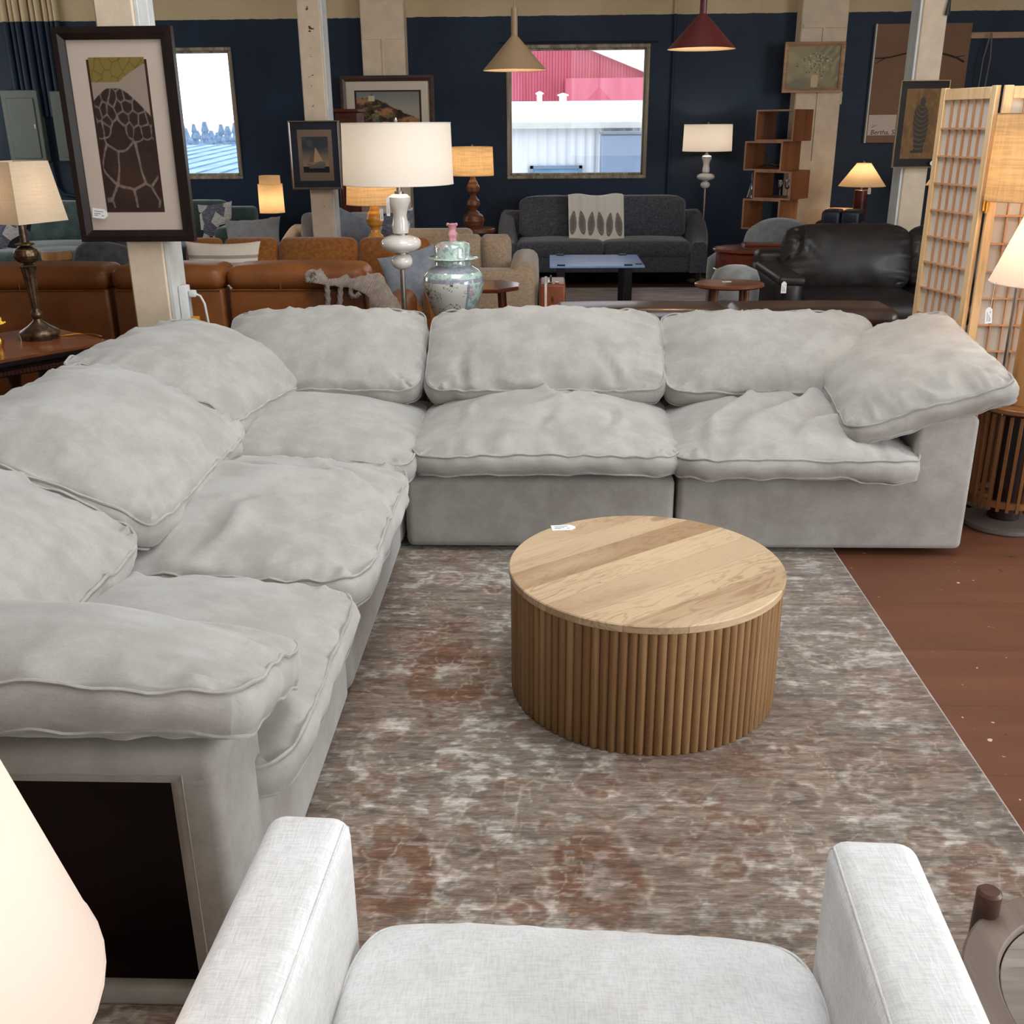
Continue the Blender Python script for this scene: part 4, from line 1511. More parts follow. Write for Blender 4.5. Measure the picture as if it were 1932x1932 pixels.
b = MB()
limb([(1651, 110), (1662, 110), (1680, 108), (1700, 103), (1718, 99), (1745, 97), (1770, 99), (1790, 104), (1805, 109), (1819, 117)], .006, .010, b)
limb([(1651, 121), (1660, 115), (1670, 110)], .003, .006, b)
limb([(1800, 108), (1812, 106), (1821, 105)], .006, .003, b)
for v in b.v:
    v.y = yC - .002 + (v.y - yC) * .15
part('branch', b, mat('branch_ink', (52, 34, 26), .8), T)
b = MB()
limb([(1644, 241), (1649, 238), (1654, 236)], .005, .001, b)
limb([(1641, 237), (1648, 235), (1654, 237)], .0015, .001, b)
part('emblem', b, X['ink'], T)


def text_mesh(s, size, M, thick=.002, shear=0):
    cu = bpy.data.curves.new('lettering', 'FONT')
    cu.body = s
    cu.size = size
    cu.extrude = thick
    cu.shear = shear
    o = bpy.data.objects.new('lettering', cu)
    COL.objects.link(o)
    me = o.to_mesh()
    b = MB().add([v.co.copy() for v in me.vertices], [tuple(p.vertices) for p in me.polygons])
    o.to_mesh_clear()
    bpy.data.objects.remove(o)
    bpy.data.curves.remove(cu)
    return b.xf(M)


tp = P(1641, 254, 'y', yC)
part('lettering', text_mesh('Bertha, Silvanus Gerrans', .068, Matrix.Translation((tp.x, yC - .004, tp.z)) @ Matrix.Rotation(PI / 2, 4, 'X'), .001, .15), mat('caption_ink', (74, 66, 62), .8), T, 0)
part('rule', MB().bx(tp.x, x1 - .1, yC - .005, yC - .003, tp.z - .035, tp.z - .030), X['ink'], T)

# ------------------------------------------------------------------ upper left: conduits and electrical panels
for k, (px, r) in enumerate(((8, .03), (20, .022), (31, .03), (47, .036), (60, .022), (72, .03), (85, .022), (95, .02), (106, .03))):
    p = P(px, 40, 'y', W - .05)
    o = single('conduit', 'vertical painted conduit, %s from the left above the electrical panels' % ('first', 'second', 'third', 'fourth', 'fifth', 'sixth', 'seventh', 'eighth', 'ninth')[k], 'conduit',
               MB().rod((p.x, W - r, 1.7 if k < 7 else .4), (p.x, W - r, ZC), r, 16), X['wall'], 'conduits above the electrical panels')
X['panel_grey'] = mat('grey_panel_paint', (92, 97, 88), .45, var=.05, scale=3)
for (tl, br, lb) in (((6, 170), (90, 306), 'grey electrical panel door, far left of the navy wall'), ((79, 172), (137, 304), 'grey electrical panel half hidden by the stone print')):
    a, c = P(*tl, 'y', W - .1), P(*br, 'y', W - .1)
    T = thing('electrical_panel', lb, 'electrical panel', ((a.x + c.x) / 2, W - .06, c.z), 'electrical panels')
    w_ = .40
    xa_, xb_ = (c.x - w_, c.x) if tl[0] < 50 else (a.x + .07, a.x + .07 + w_)
    part('cabinet', MB().bx(xa_, xb_, W - .1, W, c.z, a.z, .008, 1), X['panel_grey'], T)
    part('door', MB().bx(xa_ + .06, xb_ - .05, W - .112, W - .1, c.z + .04, a.z - .08, .004, 1), X['panel_grey'], T)
    part('latch', MB().bx(xb_ - .075, xb_ - .06, W - .118, W - .112, (a.z + c.z) / 2 - .02, (a.z + c.z) / 2 + .02), X['steel'], T)
b = MB()
e1 = P(98, 307, 'y', W - .03)
b.tube([e1, e1 + Vector((.02, 0, -.25)), e1 + Vector((.08, 0, -.33)), e1 + Vector((.3, 0, -.36))], .02, 10)
single('conduit', 'bent navy conduit below the electrical panels', 'conduit', b, X['wall'])

# ------------------------------------------------------------------ pendants
def pendant(label, px, rim_px, rim_r, y, px_top, m_out, inside, watts, group='cone pendant lights'):
    c = P(px, rim_px, 'y', y)
    t = P(px, px_top, 'y', y)
    z0, z1 = c.z, t.z
    T = thing('pendant_light', label, 'pendant light', (c.x, y, z0), group)
    part('cone_shade', MB().lathe([(rim_r, z0), (.018, z1)], (c.x, y, 0), 64, close=False), m_out, T, 60)
    part('shade_lining', MB().lathe([(rim_r - .001, z0 + .0005), (rim_r - .004, z0 + .001), (.012, z1 - .004)], (c.x, y, 0), 64, close=False), inside, T, 60)
    part('stem', MB().cyl((c.x, y, 0), .018, z1 - .01, z1 + .14, 20), m_out, T)
    part('cord', MB().cyl((c.x, y, 0), .004, z1 + .13, ZC, 8), m_out, T)
    bulb(T, (c.x, y, z0 + .07), watts * 3, (1, .72, .45), .03)
    return T


pl_in = mat('cream_lining', (232, 210, 180), .6, var=.02)
pendant('beige cone pendant light hanging left of the centre window', 971, 133, .178, 6.2, 68, mat('beige_enamel', (128, 104, 76), .45, var=.04), pl_in, 9)
pendant('dark red cone pendant light hanging right of the centre window', 1323, 93, .178, 5.9, 26, mat('oxblood_enamel', (66, 17, 15), .4, var=.06), pl_in, 9)

# ------------------------------------------------------------------ far furniture
def sofa(name, label, x0, x1, y0, y1, m, seat_z=.44, arm_z=.62, back_z=.74, arm=.2, back=.22, n=2, cush_z=.84, facing=-1, arms=(1, 1), base_z=.12, seats=None, slope=False, feet=True, soft=.06, cat='sofa', cm=None, cush=True, seed=1, group=None):
    """upholstered seat; facing -1: front toward -y, +1: front toward +y"""
    cx, cy = (x0 + x1) / 2, (y0 + y1) / 2
    cm = cm or m
    T = thing(name, label, cat, (cx, cy, 0), group)

    def Y(t):            # t = 0 front .. 1 back
        return y0 + (y1 - y0) * t if facing < 0 else y1 - (y1 - y0) * t
    D = abs(y1 - y0)

    def box(b, xa, xb, ta, tb, za, zb, bev=.03, **k):
        ya, yb = sorted((Y(ta), Y(tb)))
        return b.bx(xa, xb, ya, yb, za, zb, bev, 3, **k)
    xi0, xi1 = x0 + (arm if arms[0] else 0), x1 - (arm if arms[1] else 0)
    part('base', box(MB(), xi0 - .02, xi1 + .02, .03, 1, base_z, seat_z - .12), m, T, 50)
    tb = back / D
    part('backrest', box(MB(), x0 + (.0 if arms[0] == 0 else .02), x1 - (.0 if arms[1] == 0 else .02), 1 - tb, 1, base_z + .01, back_z, .05), m, T, 50)
    for k, a in enumerate(arms):
        if not a:
            continue
        xa, xb = (x0, x0 + arm) if k == 0 else (x1 - arm, x1)
        if slope:
            b = MB()
            s = -1 if k == 0 else 1
            N = 10
            rows = []
            for i in range(N + 1):
                t = i / N
                zt = arm_z + (back_z - arm_z) * (1 - math.cos(t * PI)) / 2
                of = s * .10 * math.sin(min(1, t * 1.6) * PI / 2) * (1 - t * .6)
                r = [(xa, base_z), (xa + of * .3, (zt + base_z) / 2), (xa + of * .8 + .01, zt - .03), (xa + of * .9 + .04, zt), (xb + of * .9 - .04, zt), (xb + of * .8 - .01, zt - .03), (xb + of * .3, (zt + base_z) / 2), (xb, base_z)]
                rows.append([(q[0], Y(t), q[1]) for q in r])
            b.grid(rows)
            L = len(rows[0])
            b.f += [tuple(range(L)), tuple(range(N * L, N * L + L))[::-1]]
            b.m += [0, 0]
            part('armrest', b, m, T, 50)
        else:
            part('armrest', box(MB(), xa, xb, 0, .98, base_z - .02, arm_z, soft, puff=.012), m, T, 50)
    wseat = (xi1 - xi0) / (seats or n)
    for i in range(seats or n):
        part('seat_cushion', box(MB(), xi0 + i * wseat + .004, xi0 + (i + 1) * wseat - .004, -.01, 1 - tb, seat_z - .13, seat_z + .02, .05, puff=.02), cm, T, 50)
    if cush:
        wb_ = (xi1 - xi0) / n
        for i in range(n):
            cu = cushion(wb_ - .01, cush_z - seat_z, .10, .06, .05, seed + i, .008, 26, pin=.02)
            yc = Y(1 - tb - .13 / D)
            M_ = Matrix.Translation((xi0 + (i + .5) * wb_, yc, (cush_z + seat_z) / 2)) @ Euler((math.radians(90 - 12) if facing < 0 else math.radians(-90 + 12), 0, 0)).to_matrix().to_4x4()
            mb = cu[0].xf(M_)
            part('back_cushion', mb, cm, T, 60)
    if feet:
        for xx in (x0 + .08, x1 - .08):
            for t in (.08, .92):
                part('foot', MB().cyl((xx, Y(t), 0), .022, .0, base_z + .02, 10), X['black'], T)
    return T


def pillow(label, c, w, h, th, m, tilt=70, yaw=0, roll=0, group=None, seed=3, name='throw_pillow', cols=None, n=30, facing=-1):
    """knife-edge scatter cushion standing on its edge"""
    sd = Vector((seed * 5.1, seed, 0))
    rows_f, rows_b = [], []
    for j in range(n + 1):
        rf, rb_ = [], []
        for i in range(n + 1):
            u = math.sin((i / n - .5) * PI)
            v = math.sin((j / n - .5) * PI)
            x = u * w / 2 * (1 - .10 * (1 - v * v) * abs(u))
            y = v * h / 2 * (1 - .10 * (1 - u * u) * abs(v))
            f = max(0, (1 - u * u) * (1 - v * v)) ** .55
            d = .012 * noise.noise(sd + Vector((x * 9, y * 9, 0))) * f
            rf.append((x, y, th / 2 * f + d))
            rb_.append((x, y, -th / 2 * f + d))
        rows_f.append(rf)
        rows_b.append(rb_[::-1])
    b = MB().grid(rows_f).grid(rows_b)
    M_ = Matrix.Translation(c) @ Matrix.Rotation(math.radians(yaw), 4, 'Z') @ Matrix.Rotation(math.radians(tilt), 4, 'X') @ Matrix.Rotation(math.radians(roll), 4, 'Z')
    b.xf(M_)
    return single(name, label, 'pillow', b, m, group, 70)


# cognac leather sofa, its back to us
T = thing('leather_sofa', 'cognac leather sofa with its back to the grey sectional', 'sofa', (-2.3, 6.2, 0))
lt = X['tan_leather']
yb = 5.72
xs_ = [(-4.35, -3.3), (-3.28, P(200, 520, 'y', yb).x), (P(206, 520, 'y', yb).x, P(419, 520, 'y', yb).x), (P(425, 520, 'y', yb).x, P(690, 560, 'y', yb).x)]
zt = P(300, 500, 'y', yb + .1).z
zs = P(300, 546, 'y', yb).z
for i, (a, c) in enumerate(xs_):
    part('back_panel', MB().bx(a + .006, c - .006, yb, yb + .16, .08, zs, .02, 3), lt, T, 50)
    part('back_cushion', MB().bx(a + .004, c - .004, yb - .012, yb + .30, zs - .01, zt, .055, 5, puff=.014), lt, T, 50)
    part('seat_cushion', MB().bx(a, c, yb + .28, yb + .98, .25, .46, .05, 4), lt, T, 50)
    b = MB()
    b.tube([(a + .02, yb - .004, zs - .004), ((a + c) / 2, yb - .006, zs - .004), (c - .02, yb - .004, zs - .004)], .004, 6)
    b.tube([((a + c) / 2 - .08, yb - .018, zs), ((a + c) / 2 - .08, yb - .024, (zs + zt) / 2), ((a + c) / 2 - .08, yb + .02, zt - .004), ((a + c) / 2 - .08, yb + .1, zt + .008)], .0025, 6)
    part('stitching', b, X['tan_leather'], T)
xr_ = xs_[-1][1]
part('armrest', MB().bx(xr_ - .0, xr_ + .17, yb + .02, yb + .98, .06, .60, .07, 5), lt, T, 50)
part('base', MB().bx(-4.35, xr_, yb + .05, yb + .95, .06, .26, .02, 2), lt, T, 50)
for xx in (-4.2, -2.3, xr_ + .08):
    for yy in (yb + .1, yb + .88):
        part('foot', MB().cyl((xx, yy, 0), .02, 0, .08, 10), X['black'], T)

# chunky knitted throw over its right end
top = [(575, 520), (588, 505), (600, 502), (622, 508), (640, 518), (655, 508), (670, 507), (682, 516), (690, 524), (706, 523), (718, 530), (724, 545), (734, 560), (746, 566), (755, 590)]
bot = [(580, 533), (590, 531), (602, 533), (616, 540), (634, 537), (648, 541), (658, 543), (668, 542), (684, 552), (698, 562), (704, 578), (712, 592), (722, 596), (738, 598), (750, 600)]
b = MB()
rows = []
NR = 14
SUB = 18
for j in range(NR + 1):
    row = []
    for i in range(14 * SUB + 1):
        t = i / SUB
        k = min(13, int(t))
        f = t - k
        A0 = (top[k][0] * (1 - f) + top[k + 1][0] * f, top[k][1] * (1 - f) + top[k + 1][1] * f)
        B0 = (bot[k][0] * (1 - f) + bot[k + 1][0] * f, bot[k][1] * (1 - f) + bot[k + 1][1] * f)
        s = j / NR
        p = P(A0[0] * (1 - s) + B0[0] * s, A0[1] * (1 - s) + B0[1] * s, 'y', yb - .05)
        p.y += .16 * (1 - s) ** 2 - .02 + .022 * math.sin(t * 2.3 + s * 1.2) - (0 if t < 10 else (t - 10) * .024) + .0045 * math.cos((i + 5 * s * s) * 2 * PI / 5)
        row.append(p)
    rows.append(row)
b.grid(rows, (0, .02, 0))


KN = fabric('grey_knit', (136, 124, 116), (160, 148, 140), scale=30, thread=150, tb=.5, fine=.25)
T = thing('knitted_throw', 'chunky grey knitted throw draped over the cognac sofa end', 'throw blanket', tuple(rows[0][120]))
part('cloth', b, KN, T, 60)
for (pts, r) in (([(617, 535), (618, 552), (619, 572), (619, 592)], .014), ([(643, 536), (642, 555), (641, 575), (640, 592)], .014), ([(596, 513), (586, 512), (579, 520), (580, 529), (588, 530), (596, 523)], .012), ([(664, 543), (661, 552), (665, 560), (673, 559), (678, 553)], .012), ([(712, 590), (708, 594), (706, 600)], .013)):
    pp = [P(a, c, 'y', yb - .075) for a, c in pts]
    # resample
    path = []
    for i in range(len(pp) - 1):
        for k in range(8):
            path.append(pp[i].lerp(pp[i + 1], k / 8))
    path.append(pp[-1])
    part('tassel_cord', MB().tube(path, r, 10, twist=lambda i, a: 1 + .22 * math.cos(3 * a + i * 1.1)), KN, T, 60)

# rust sofa facing us
T = sofa('rust_sofa', 'rust ribbed sofa facing the back of the cognac sofa', -2.36, -.72, 6.75, 7.75, X['rust'], .45, .60, .62, .10, .16, 5, .845, -1, (1, 1), .1, cush=False, seats=2)
for i, (pa, pb_) in enumerate(((352, 420), (423, 524), (527, 675), (677, 812))):
    a, c = P(pa, 500, 'y', 7.42), P(pb_, 500, 'y', 7.42)
    h = .80 - .46
    cu = cushion(c.x - a.x - .01, .40, .05, .075, .05, 50 + i, .006, 26, pin=-.02, sup=9)
    part('back_cushion', cu[0].xf(Matrix.Translation(((a.x + c.x) / 2, 7.44, .635)) @ Matrix.Rotation(math.radians(76), 4, 'X')), X['rust'], T, 60)
def stripe_mat():
    m, nt, out = base_nt('striped_cotton')
    v = coords(nt)
    sep = nd(nt, 'ShaderNodeSeparateXYZ', Vector=v)
    c = None
    k = None
    for z in (.245, .29):
        d = math_(nt, 'LESS_THAN', math_(nt, 'ABSOLUTE', math_(nt, 'SUBTRACT', sep.outputs[2], z)), .011)
        k = d if k is None else math_(nt, 'ADD', k, d)
    f = noise_(nt, v, 60, 3)
    col = mixc(nt, math_(nt, 'MULTIPLY', k, .8), mixc(nt, f, lin((206, 192, 174)), lin((222, 210, 194))), lin((140, 124, 116)))
    pbsdf(nt, out, col, .9, 0, .2, bump_(nt, f, .2, .002))
    return m


c = P(421, 500, 'y', 7.2)
pillow('cream pillow with two grey stripes on the rust sofa', (c.x, 7.2, .645), .53, .40, .16, stripe_mat(), 76, seed=4)
c = P(778, 525, 'y', 7.05)
pillow('slate grey pillow leaning on the rust sofa behind the lamp pole', (c.x, 7.08, .60), .40, .40, .14, X['blue_grey_fab'], 66, 4, 14, seed=6)

# white floor lamp
def ball(r, z0, z1, n=12, flat=1.0, r0=.012):
    out = []
    for k in range(n + 1):
        a = -PI / 2 + PI * k / n
        out.append((max(r0, r * math.cos(a) ** flat), (z0 + z1) / 2 + (z1 - z0) / 2 * math.sin(a)))
    return out


def white_lamp(label, px_c, y, wpx, sh_t, sh_b, cuts, watts, pole_px):
    """cuts: image rows of the ceramic pieces, top to bottom"""
    c = P(px_c, sh_b, 'y', y)
    zt, zb = P(px_c, sh_t, 'y', y).z, c.z
    s = (zt - zb) / .30
    x = c.x
    r = s
    zz = [P(px_c, q, 'y', y).z for q in cuts]        # neck top, neck bottom, disc bottom, ball bottom
    h = zz[0] - zz[1]
    neck = [(.030 * r, zz[1]), (.044 * r, zz[1] + .04 * h), (.045 * r, zz[1] + .22 * h), (.040 * r, zz[1] + .34 * h), (.036 * r, zz[1] + .48 * h), (.045 * r, zz[1] + .66 * h), (.061 * r, zz[1] + .84 * h), (.060 * r, zz[1] + .93 * h), (.040 * r, zz[0])]
    body = [('base', X['white_gloss'], [(.15, 0), (.152, .012), (.14, .022), (.02, .03)]),
            ('pole', X['steel'], [(.013, .02), (.013, zz[3] + .01)]),
            ('ceramic_ball', X['white_gloss'], ball(.058 * r, zz[3], zz[2], 14)),
            ('ceramic_disc', X['white_gloss'], ball(.108 * r, zz[2], zz[1], 16, .8)),
            ('ceramic_neck', X['white_gloss'], neck),
            ('collar', X['steel'], [(.024 * r, zz[0]), (.024 * r, zz[0] + .012), (.012, zz[0] + .014), (.012, zb + .08)])]
    b = MB()
    for q in (zz[1], zz[2]):
        b.cyl((x, y, 0), .036 * r, q - .006, q + .006, 24)
    body.append(('ring', X['steel'], b))
    w = wpx
    return lamp('floor_lamp', label, 'floor lamp', x, y, 0, body, (w / 2, zb, w / 2 * .975, zt), X['shade_white'], watts, col=(1, .84, .66), group='white ceramic floor lamps'), x


zc, xl = white_lamp('white ceramic floor lamp with wide drum shade behind the sectional', 752, 5.12, .525, 232, 347, (366, 442, 477, 509), 8, 768)
price_tag('narrow white tag strung under the big white floor lamp', (xl - .045, 5.05, P(742, 390, 'y', 5.05).z), TRS((0, 0, 0), rx=90).to_3x3().to_4x4() @ Matrix.Rotation(PI / 2, 4, 'Z'), (.085, .016), False, group=None, strung=[(xl - .045, 5.05, P(742, 390, 'y', 5.05).z + .04), (xl - .02, 5.1, P(742, 366, 'y', 5.1).z)])
zc, xl2 = white_lamp('white ceramic floor lamp behind the right end of the charcoal sofa', 1334, 11.2, .50, 234.5, 285, (293, 326, 341, 356), 13, 1328)

# mustard and walnut gourd lamps
def gourd(px_c, y, rows_, shade_px, label, m, sh, watts, group='double and triple gourd lamps'):
    """rows_: (row, half width in px)"""
    k = (Vector((0, y, 1.2)) - CAM).dot(FW) / FOC
    zb = P(px_c, rows_[-1][0], 'y', y)
    pr = [(hw * k, P(px_c, r, 'y', y).z - zb.z) for r, hw in rows_][::-1]
    # smooth the profile
    sm = []
    for i in range(len(pr) - 1):
        for t in range(5):
            f = t / 5
            f = f * f * (3 - 2 * f)
            sm.append((pr[i][0] * (1 - f) + pr[i + 1][0] * f, pr[i][1] + (pr[i + 1][1] - pr[i][1]) * t / 5))
    sm.append(pr[-1])
    t, b_, wt, wb2 = shade_px
    return lamp('table_lamp', label, 'table lamp', zb.x, y, zb.z, [('gourd_base', m, sm), ('neck', X['steel'], [(.008, sm[-1][1] - .01), (.008, P(px_c, (t + b_) / 2, 'y', y).z - zb.z)])],
                (wb2 * k / 2, P(px_c, b_, 'y', y).z - zb.z, wt * k / 2, P(px_c, t, 'y', y).z - zb.z), sh, watts, group=group), zb


T, mb_ = gourd(710, 8.2, [(386, 7), (396, 10), (405, 15), (413, 17), (422, 15), (430, 9), (433, 8), (437, 9), (446, 15), (455, 17), (464, 14), (469, 10)], (308, 385, 96, 104),
               'mustard double gourd lamp with burlap shade behind the rust sofa', mat('mustard_glaze', (196, 136, 56), .3, var=.06, coat=.3), X['shade_burlap'], 11)
T = thing('console_table', 'dark console table behind the rust sofa under the mustard lamp', 'table', (mb_.x, 8.2, 0))
part('tabletop', MB().bx(mb_.x - .3, mb_.x + .35, 8.02, 8.4, mb_.z - .03, mb_.z, .006, 1), X['dark_wood'], T)
for xx in (mb_.x - .26, mb_.x + .31):
    for yy in (8.06, 8.36):
        part('leg', MB().bx(xx - .02, xx + .02, yy - .02, yy + .02, 0, mb_.z - .03), X['dark_wood'], T)
T, wb_ = gourd(894, 10.6, [(331, 4), (337, 5), (345, 9), (353, 12.5), (360, 12), (366, 7), (369, 5.5), (372, 7), (379, 12), (386, 13), (393, 8), (396, 6.5), (400, 11), (408, 19), (416, 21), (423, 19), (430, 15)], (277, 331, 77, 80),
               'walnut triple gourd lamp with burlap shade on a round table', X['walnut'], X['shade_burlap'], 14)
T = thing('side_table', 'round walnut side table under the triple gourd lamp', 'side table', (wb_.x, 10.6, 0))
part('tabletop', MB().cyl((wb_.x + .01, 10.6, 0), .205, wb_.z - .04, wb_.z, 48, .006), X['walnut'], T)
part('pedestal', MB().cyl((wb_.x + .01, 10.6, 0), .025, .02, wb_.z - .04, 16), X['black'], T)
part('base', MB().cyl((wb_.x + .01, 10.6, 0), .15, 0, .025, 32, .005), X['black'], T)
price_tag('white tag hanging beside the mustard gourd lamp', P(720, 405, 'y', 8.05), TRS((0, 0, 0), rx=90).to_3x3().to_4x4() @ Matrix.Rotation(PI / 2, 4, 'Z'), (.09, .025), False, group=None, strung=[P(720, 395, 'y', 8.05), P(719, 384, 'y', 8.1)])

# ginger jar on a low stand
def jar_mat():
    m, nt, out = base_nt('painted_porcelain')
    tc = nt.nodes.new('ShaderNodeTexCoord')
    sep = nd(nt, 'ShaderNodeSeparateXYZ', Vector=tc.outputs['Object'])
    a = math_(nt, 'ARCTAN2', sep.outputs[1], sep.outputs[0])
    z = sep.outputs[2]
    v = tc.outputs['Object']
    aqua = lin((180, 200, 190))
    white = lin((206, 204, 196))
    # two white panels facing front and back, aqua between
    pa = math_(nt, 'ABSOLUTE', math_(nt, 'SUBTRACT', math_(nt, 'ABSOLUTE', math_(nt, 'SUBTRACT', a, 0.0)), 1.86))
    panel = math_(nt, 'LESS_THAN', pa, .86)
    zlim = math_(nt, 'LESS_THAN', z, .262)
    panel = math_(nt, 'MULTIPLY', panel, zlim)
    col = mixc(nt, panel, aqua, white)
    scr = noise_(nt, v, 34, 4, .6)
    notp = math_(nt, 'SUBTRACT', 1.0, panel)
    col = mixc(nt, math_(nt, 'MULTIPLY', math_(nt, 'MULTIPLY', smooth(nt, scr, .48, .58), notp), .75), col, lin((124, 146, 144)))
    col = mixc(nt, math_(nt, 'MULTIPLY', math_(nt, 'MULTIPLY', smooth(nt, noise_(nt, v, 21, 2), .60, .66), notp), .8), col, lin((188, 146, 156)))
    # borders of the panels and shoulder bands
    bz = math_(nt, 'LESS_THAN', math_(nt, 'ABSOLUTE', math_(nt, 'SUBTRACT', z, .272)), .010)
    bz2 = math_(nt, 'LESS_THAN', math_(nt, 'ABSOLUTE', math_(nt, 'SUBTRACT', z, .325)), .016)
    be = math_(nt, 'MULTIPLY', math_(nt, 'LESS_THAN', math_(nt, 'ABSOLUTE', math_(nt, 'SUBTRACT', pa, .88)), .05), zlim)
    bb = math_(nt, 'MAXIMUM', math_(nt, 'MAXIMUM', bz, bz2), be)
    col = mixc(nt, math_(nt, 'MULTIPLY', bb, .75), col, mixc(nt, smooth(nt, noise_(nt, v, 90, 2), .45, .55), lin((150, 128, 148)), lin((110, 128, 140))))
    # blossom sprays on the white panel
    n1 = noise_(nt, v, 13, 3, .55)
    bl = math_(nt, 'MULTIPLY', math_(nt, 'MULTIPLY', smooth(nt, n1, .55, .6), smooth(nt, noise_(nt, v, 60, 3), .42, .56)), panel)
    gr = noise_(nt, v, 30, 2)
    col = mixc(nt, bl, col, mixc(nt, smooth(nt, gr, .45, .55), lin((74, 80, 58)), lin((146, 96, 100))))
    br_ = math_(nt, 'LESS_THAN', math_(nt, 'ABSOLUTE', math_(nt, 'SUBTRACT', n1, .515)), .006)
    col = mixc(nt, math_(nt, 'MULTIPLY', math_(nt, 'MULTIPLY', br_, panel), .9), col, lin((40, 32, 32)))
    pbsdf(nt, out, col, .1, 0, .6, None, 0, .7)
    return m


jy = 5.32
jx = P(856, 540, 'y', jy).x
kj = (Vector((0, jy, .85)) - CAM).dot(FW) / FOC
jz = lambda r: P(856, r, 'y', jy).z
zl = jz(488)
z_b = zl - .37
JM = jar_mat()
T = thing('ginger_jar', 'lidded porcelain ginger jar painted with blossoms behind the sectional', 'ginger jar', (jx, jy, z_b))
pr = [(.075, z_b), (.08, z_b + .01), (.095, z_b + .06), (.125, z_b + .14), (.150, z_b + .21), (.1565, z_b + .255), (.150, z_b + .29), (.128, z_b + .316), (.100, z_b + .332), (.093, z_b + .342), (.092, z_b + .365)]
part('jar_body', MB().lathe(pr, (jx, jy, 0), 64), JM, T, 60)
lr = 47 * kj
hl = jz(455) - zl
pr = [(.09, zl - .004), (lr * .93, zl), (lr, zl + .004), (lr * .96, zl + .009), (.093, zl + .010), (.090, zl + hl * .25), (.092, zl + hl * .62), (.082, zl + hl * .88), (.05, zl + hl), (.022, zl + hl * 1.03)]
lid = part('lid', MB().lathe(pr, (jx, jy, 0), 64), JM, T, 60)
hf = jz(421) - jz(455)
z0 = zl + hl
pr = [(.020, z0), (.022, z0 + .1 * hf), (.019, z0 + .18 * hf), (.025, z0 + .32 * hf), (.024, z0 + .45 * hf), (.017, z0 + .55 * hf), (.017, z0 + .66 * hf), (.020, z0 + .82 * hf), (.024, z0 + .94 * hf), (.012, z0 + hf)]
pk_ = mat('pink_glaze', (196, 136, 144), .15, var=.1, coat=.5)
b = MB().lathe(pr, (jx, jy, 0), 24, rad=lambda a, z: 1 + .10 * math.cos(3 * a) + .06 * math.cos(5 * a + 40 * z))
for s in (-1, 1):
    b.box((jx + s * .021, jy - .004, z0 + hf * .93), (.014, .012, .016), .004, 2)
q = part('finial', b, pk_, T, 60)
T = thing('plant_stand', 'dark wooden stand holding the ginger jar', 'stand', (jx, jy, 0))
part('top', MB().cyl((jx, jy, 0), .14, z_b - .03, z_b, 40, .006), X['dark_wood'], T)
for k in range(4):
    a = PI / 4 + k * PI / 2
    part('leg', MB().tube([(jx + .11 * math.cos(a), jy + .11 * math.sin(a), z_b - .02), (jx + .12 * math.cos(a), jy + .12 * math.sin(a), 0)], .014, 10), X['dark_wood'], T)

# octagonal side table
oy = 6.35
a, c = P(848, 537, 'y', oy), P(980, 537, 'y', oy)
oz = a.z
ox, orr = P(918, 537, 'y', oy).x, .215
T = thing('side_table', 'low eight sided walnut side table beside the tan sofa', 'side table', (ox, oy, 0))
part('tabletop', MB().lathe([(orr - .01, oz - .025), (orr, oz - .02), (orr, oz - .004), (orr - .006, oz)], (ox, oy, 0), 8, a0=PI / 8), X['dark_wood'], T, 20)
for k in range(4):
    a = PI / 4 + k * PI / 2
    part('leg', MB().tube([(ox + .13 * math.cos(a), oy + .13 * math.sin(a), oz - .02), (ox + .17 * math.cos(a), oy + .17 * math.sin(a), 0)], .022, 8), X['dark_wood'], T)
part('shelf', MB().lathe([(orr * .8, oz - .24), (orr * .8, oz - .22)], (ox, oy, 0), 8, a0=PI / 8), X['dark_wood'], T, 20)

# tan sofa seen from behind
ty_ = 7.35
xa, xb = P(800, 480, 'y', ty_).x, P(1022, 480, 'y', ty_ + .3).x
T = sofa('tan_sofa', 'tan tweed sofa seen from behind beside the suitcase', -.69, xb - .03, ty_, ty_ + 1.0, X['tan_fab'], .44, .66, .62, .20, .2, 2, .83, 1, (0, 1), .08, soft=.07, seed=60)
c = P(812, 450, 'y', 8.3)
sofa('tan_armchair', 'tan upholstered low chair behind the ginger jar', c.x - .28, c.x + .32, 8.42, 9.05, X['tan_fab'], .42, .5, .80, .08, .2, 1, .80, 1, (0, 0), .1, cat='armchair', cush=False, soft=.05)

# suitcase
a, c = P(1018, 537, 'y', 7.35), P(1062, 537, 'y', 7.35)
T = thing('suitcase', 'small upright brown leather suitcase beside the tan sofa arm', 'suitcase', ((a.x + c.x) / 2, 7.5, 0))
lm = mat('saddle_leather', (112, 54, 28), .4, var=.2, col2=(140, 74, 42), scale=5, bump=.2, bscale=120)
part('body', MB().bx(a.x, c.x + .02, 7.35, 7.74, .0, a.z, .016, 3), lm, T)
part('strap', MB().bx(a.x + .035, a.x + .052, 7.344, 7.746, .0, a.z + .004, .002, 1), X['cream_fab'], T)
b = MB()
b.tube([(a.x + .08, 7.46, a.z), (a.x + .08, 7.46, a.z + .018), (a.x + .08, 7.50, a.z + .028), (a.x + .08, 7.58, a.z + .028), (a.x + .08, 7.62, a.z + .018), (a.x + .08, 7.62, a.z)], .008, 8)
part('handle', b, X['black_leather'], T)
b = MB()
b.bx(a.x + .085, a.x + .1, 7.342, 7.35, a.z - .12, a.z - .08, .002, 1)
b.bx(a.x + .11, a.x + .14, 7.40, 7.44, a.z, a.z + .008, .002, 1)
part('latch', b, X['brass'], T)
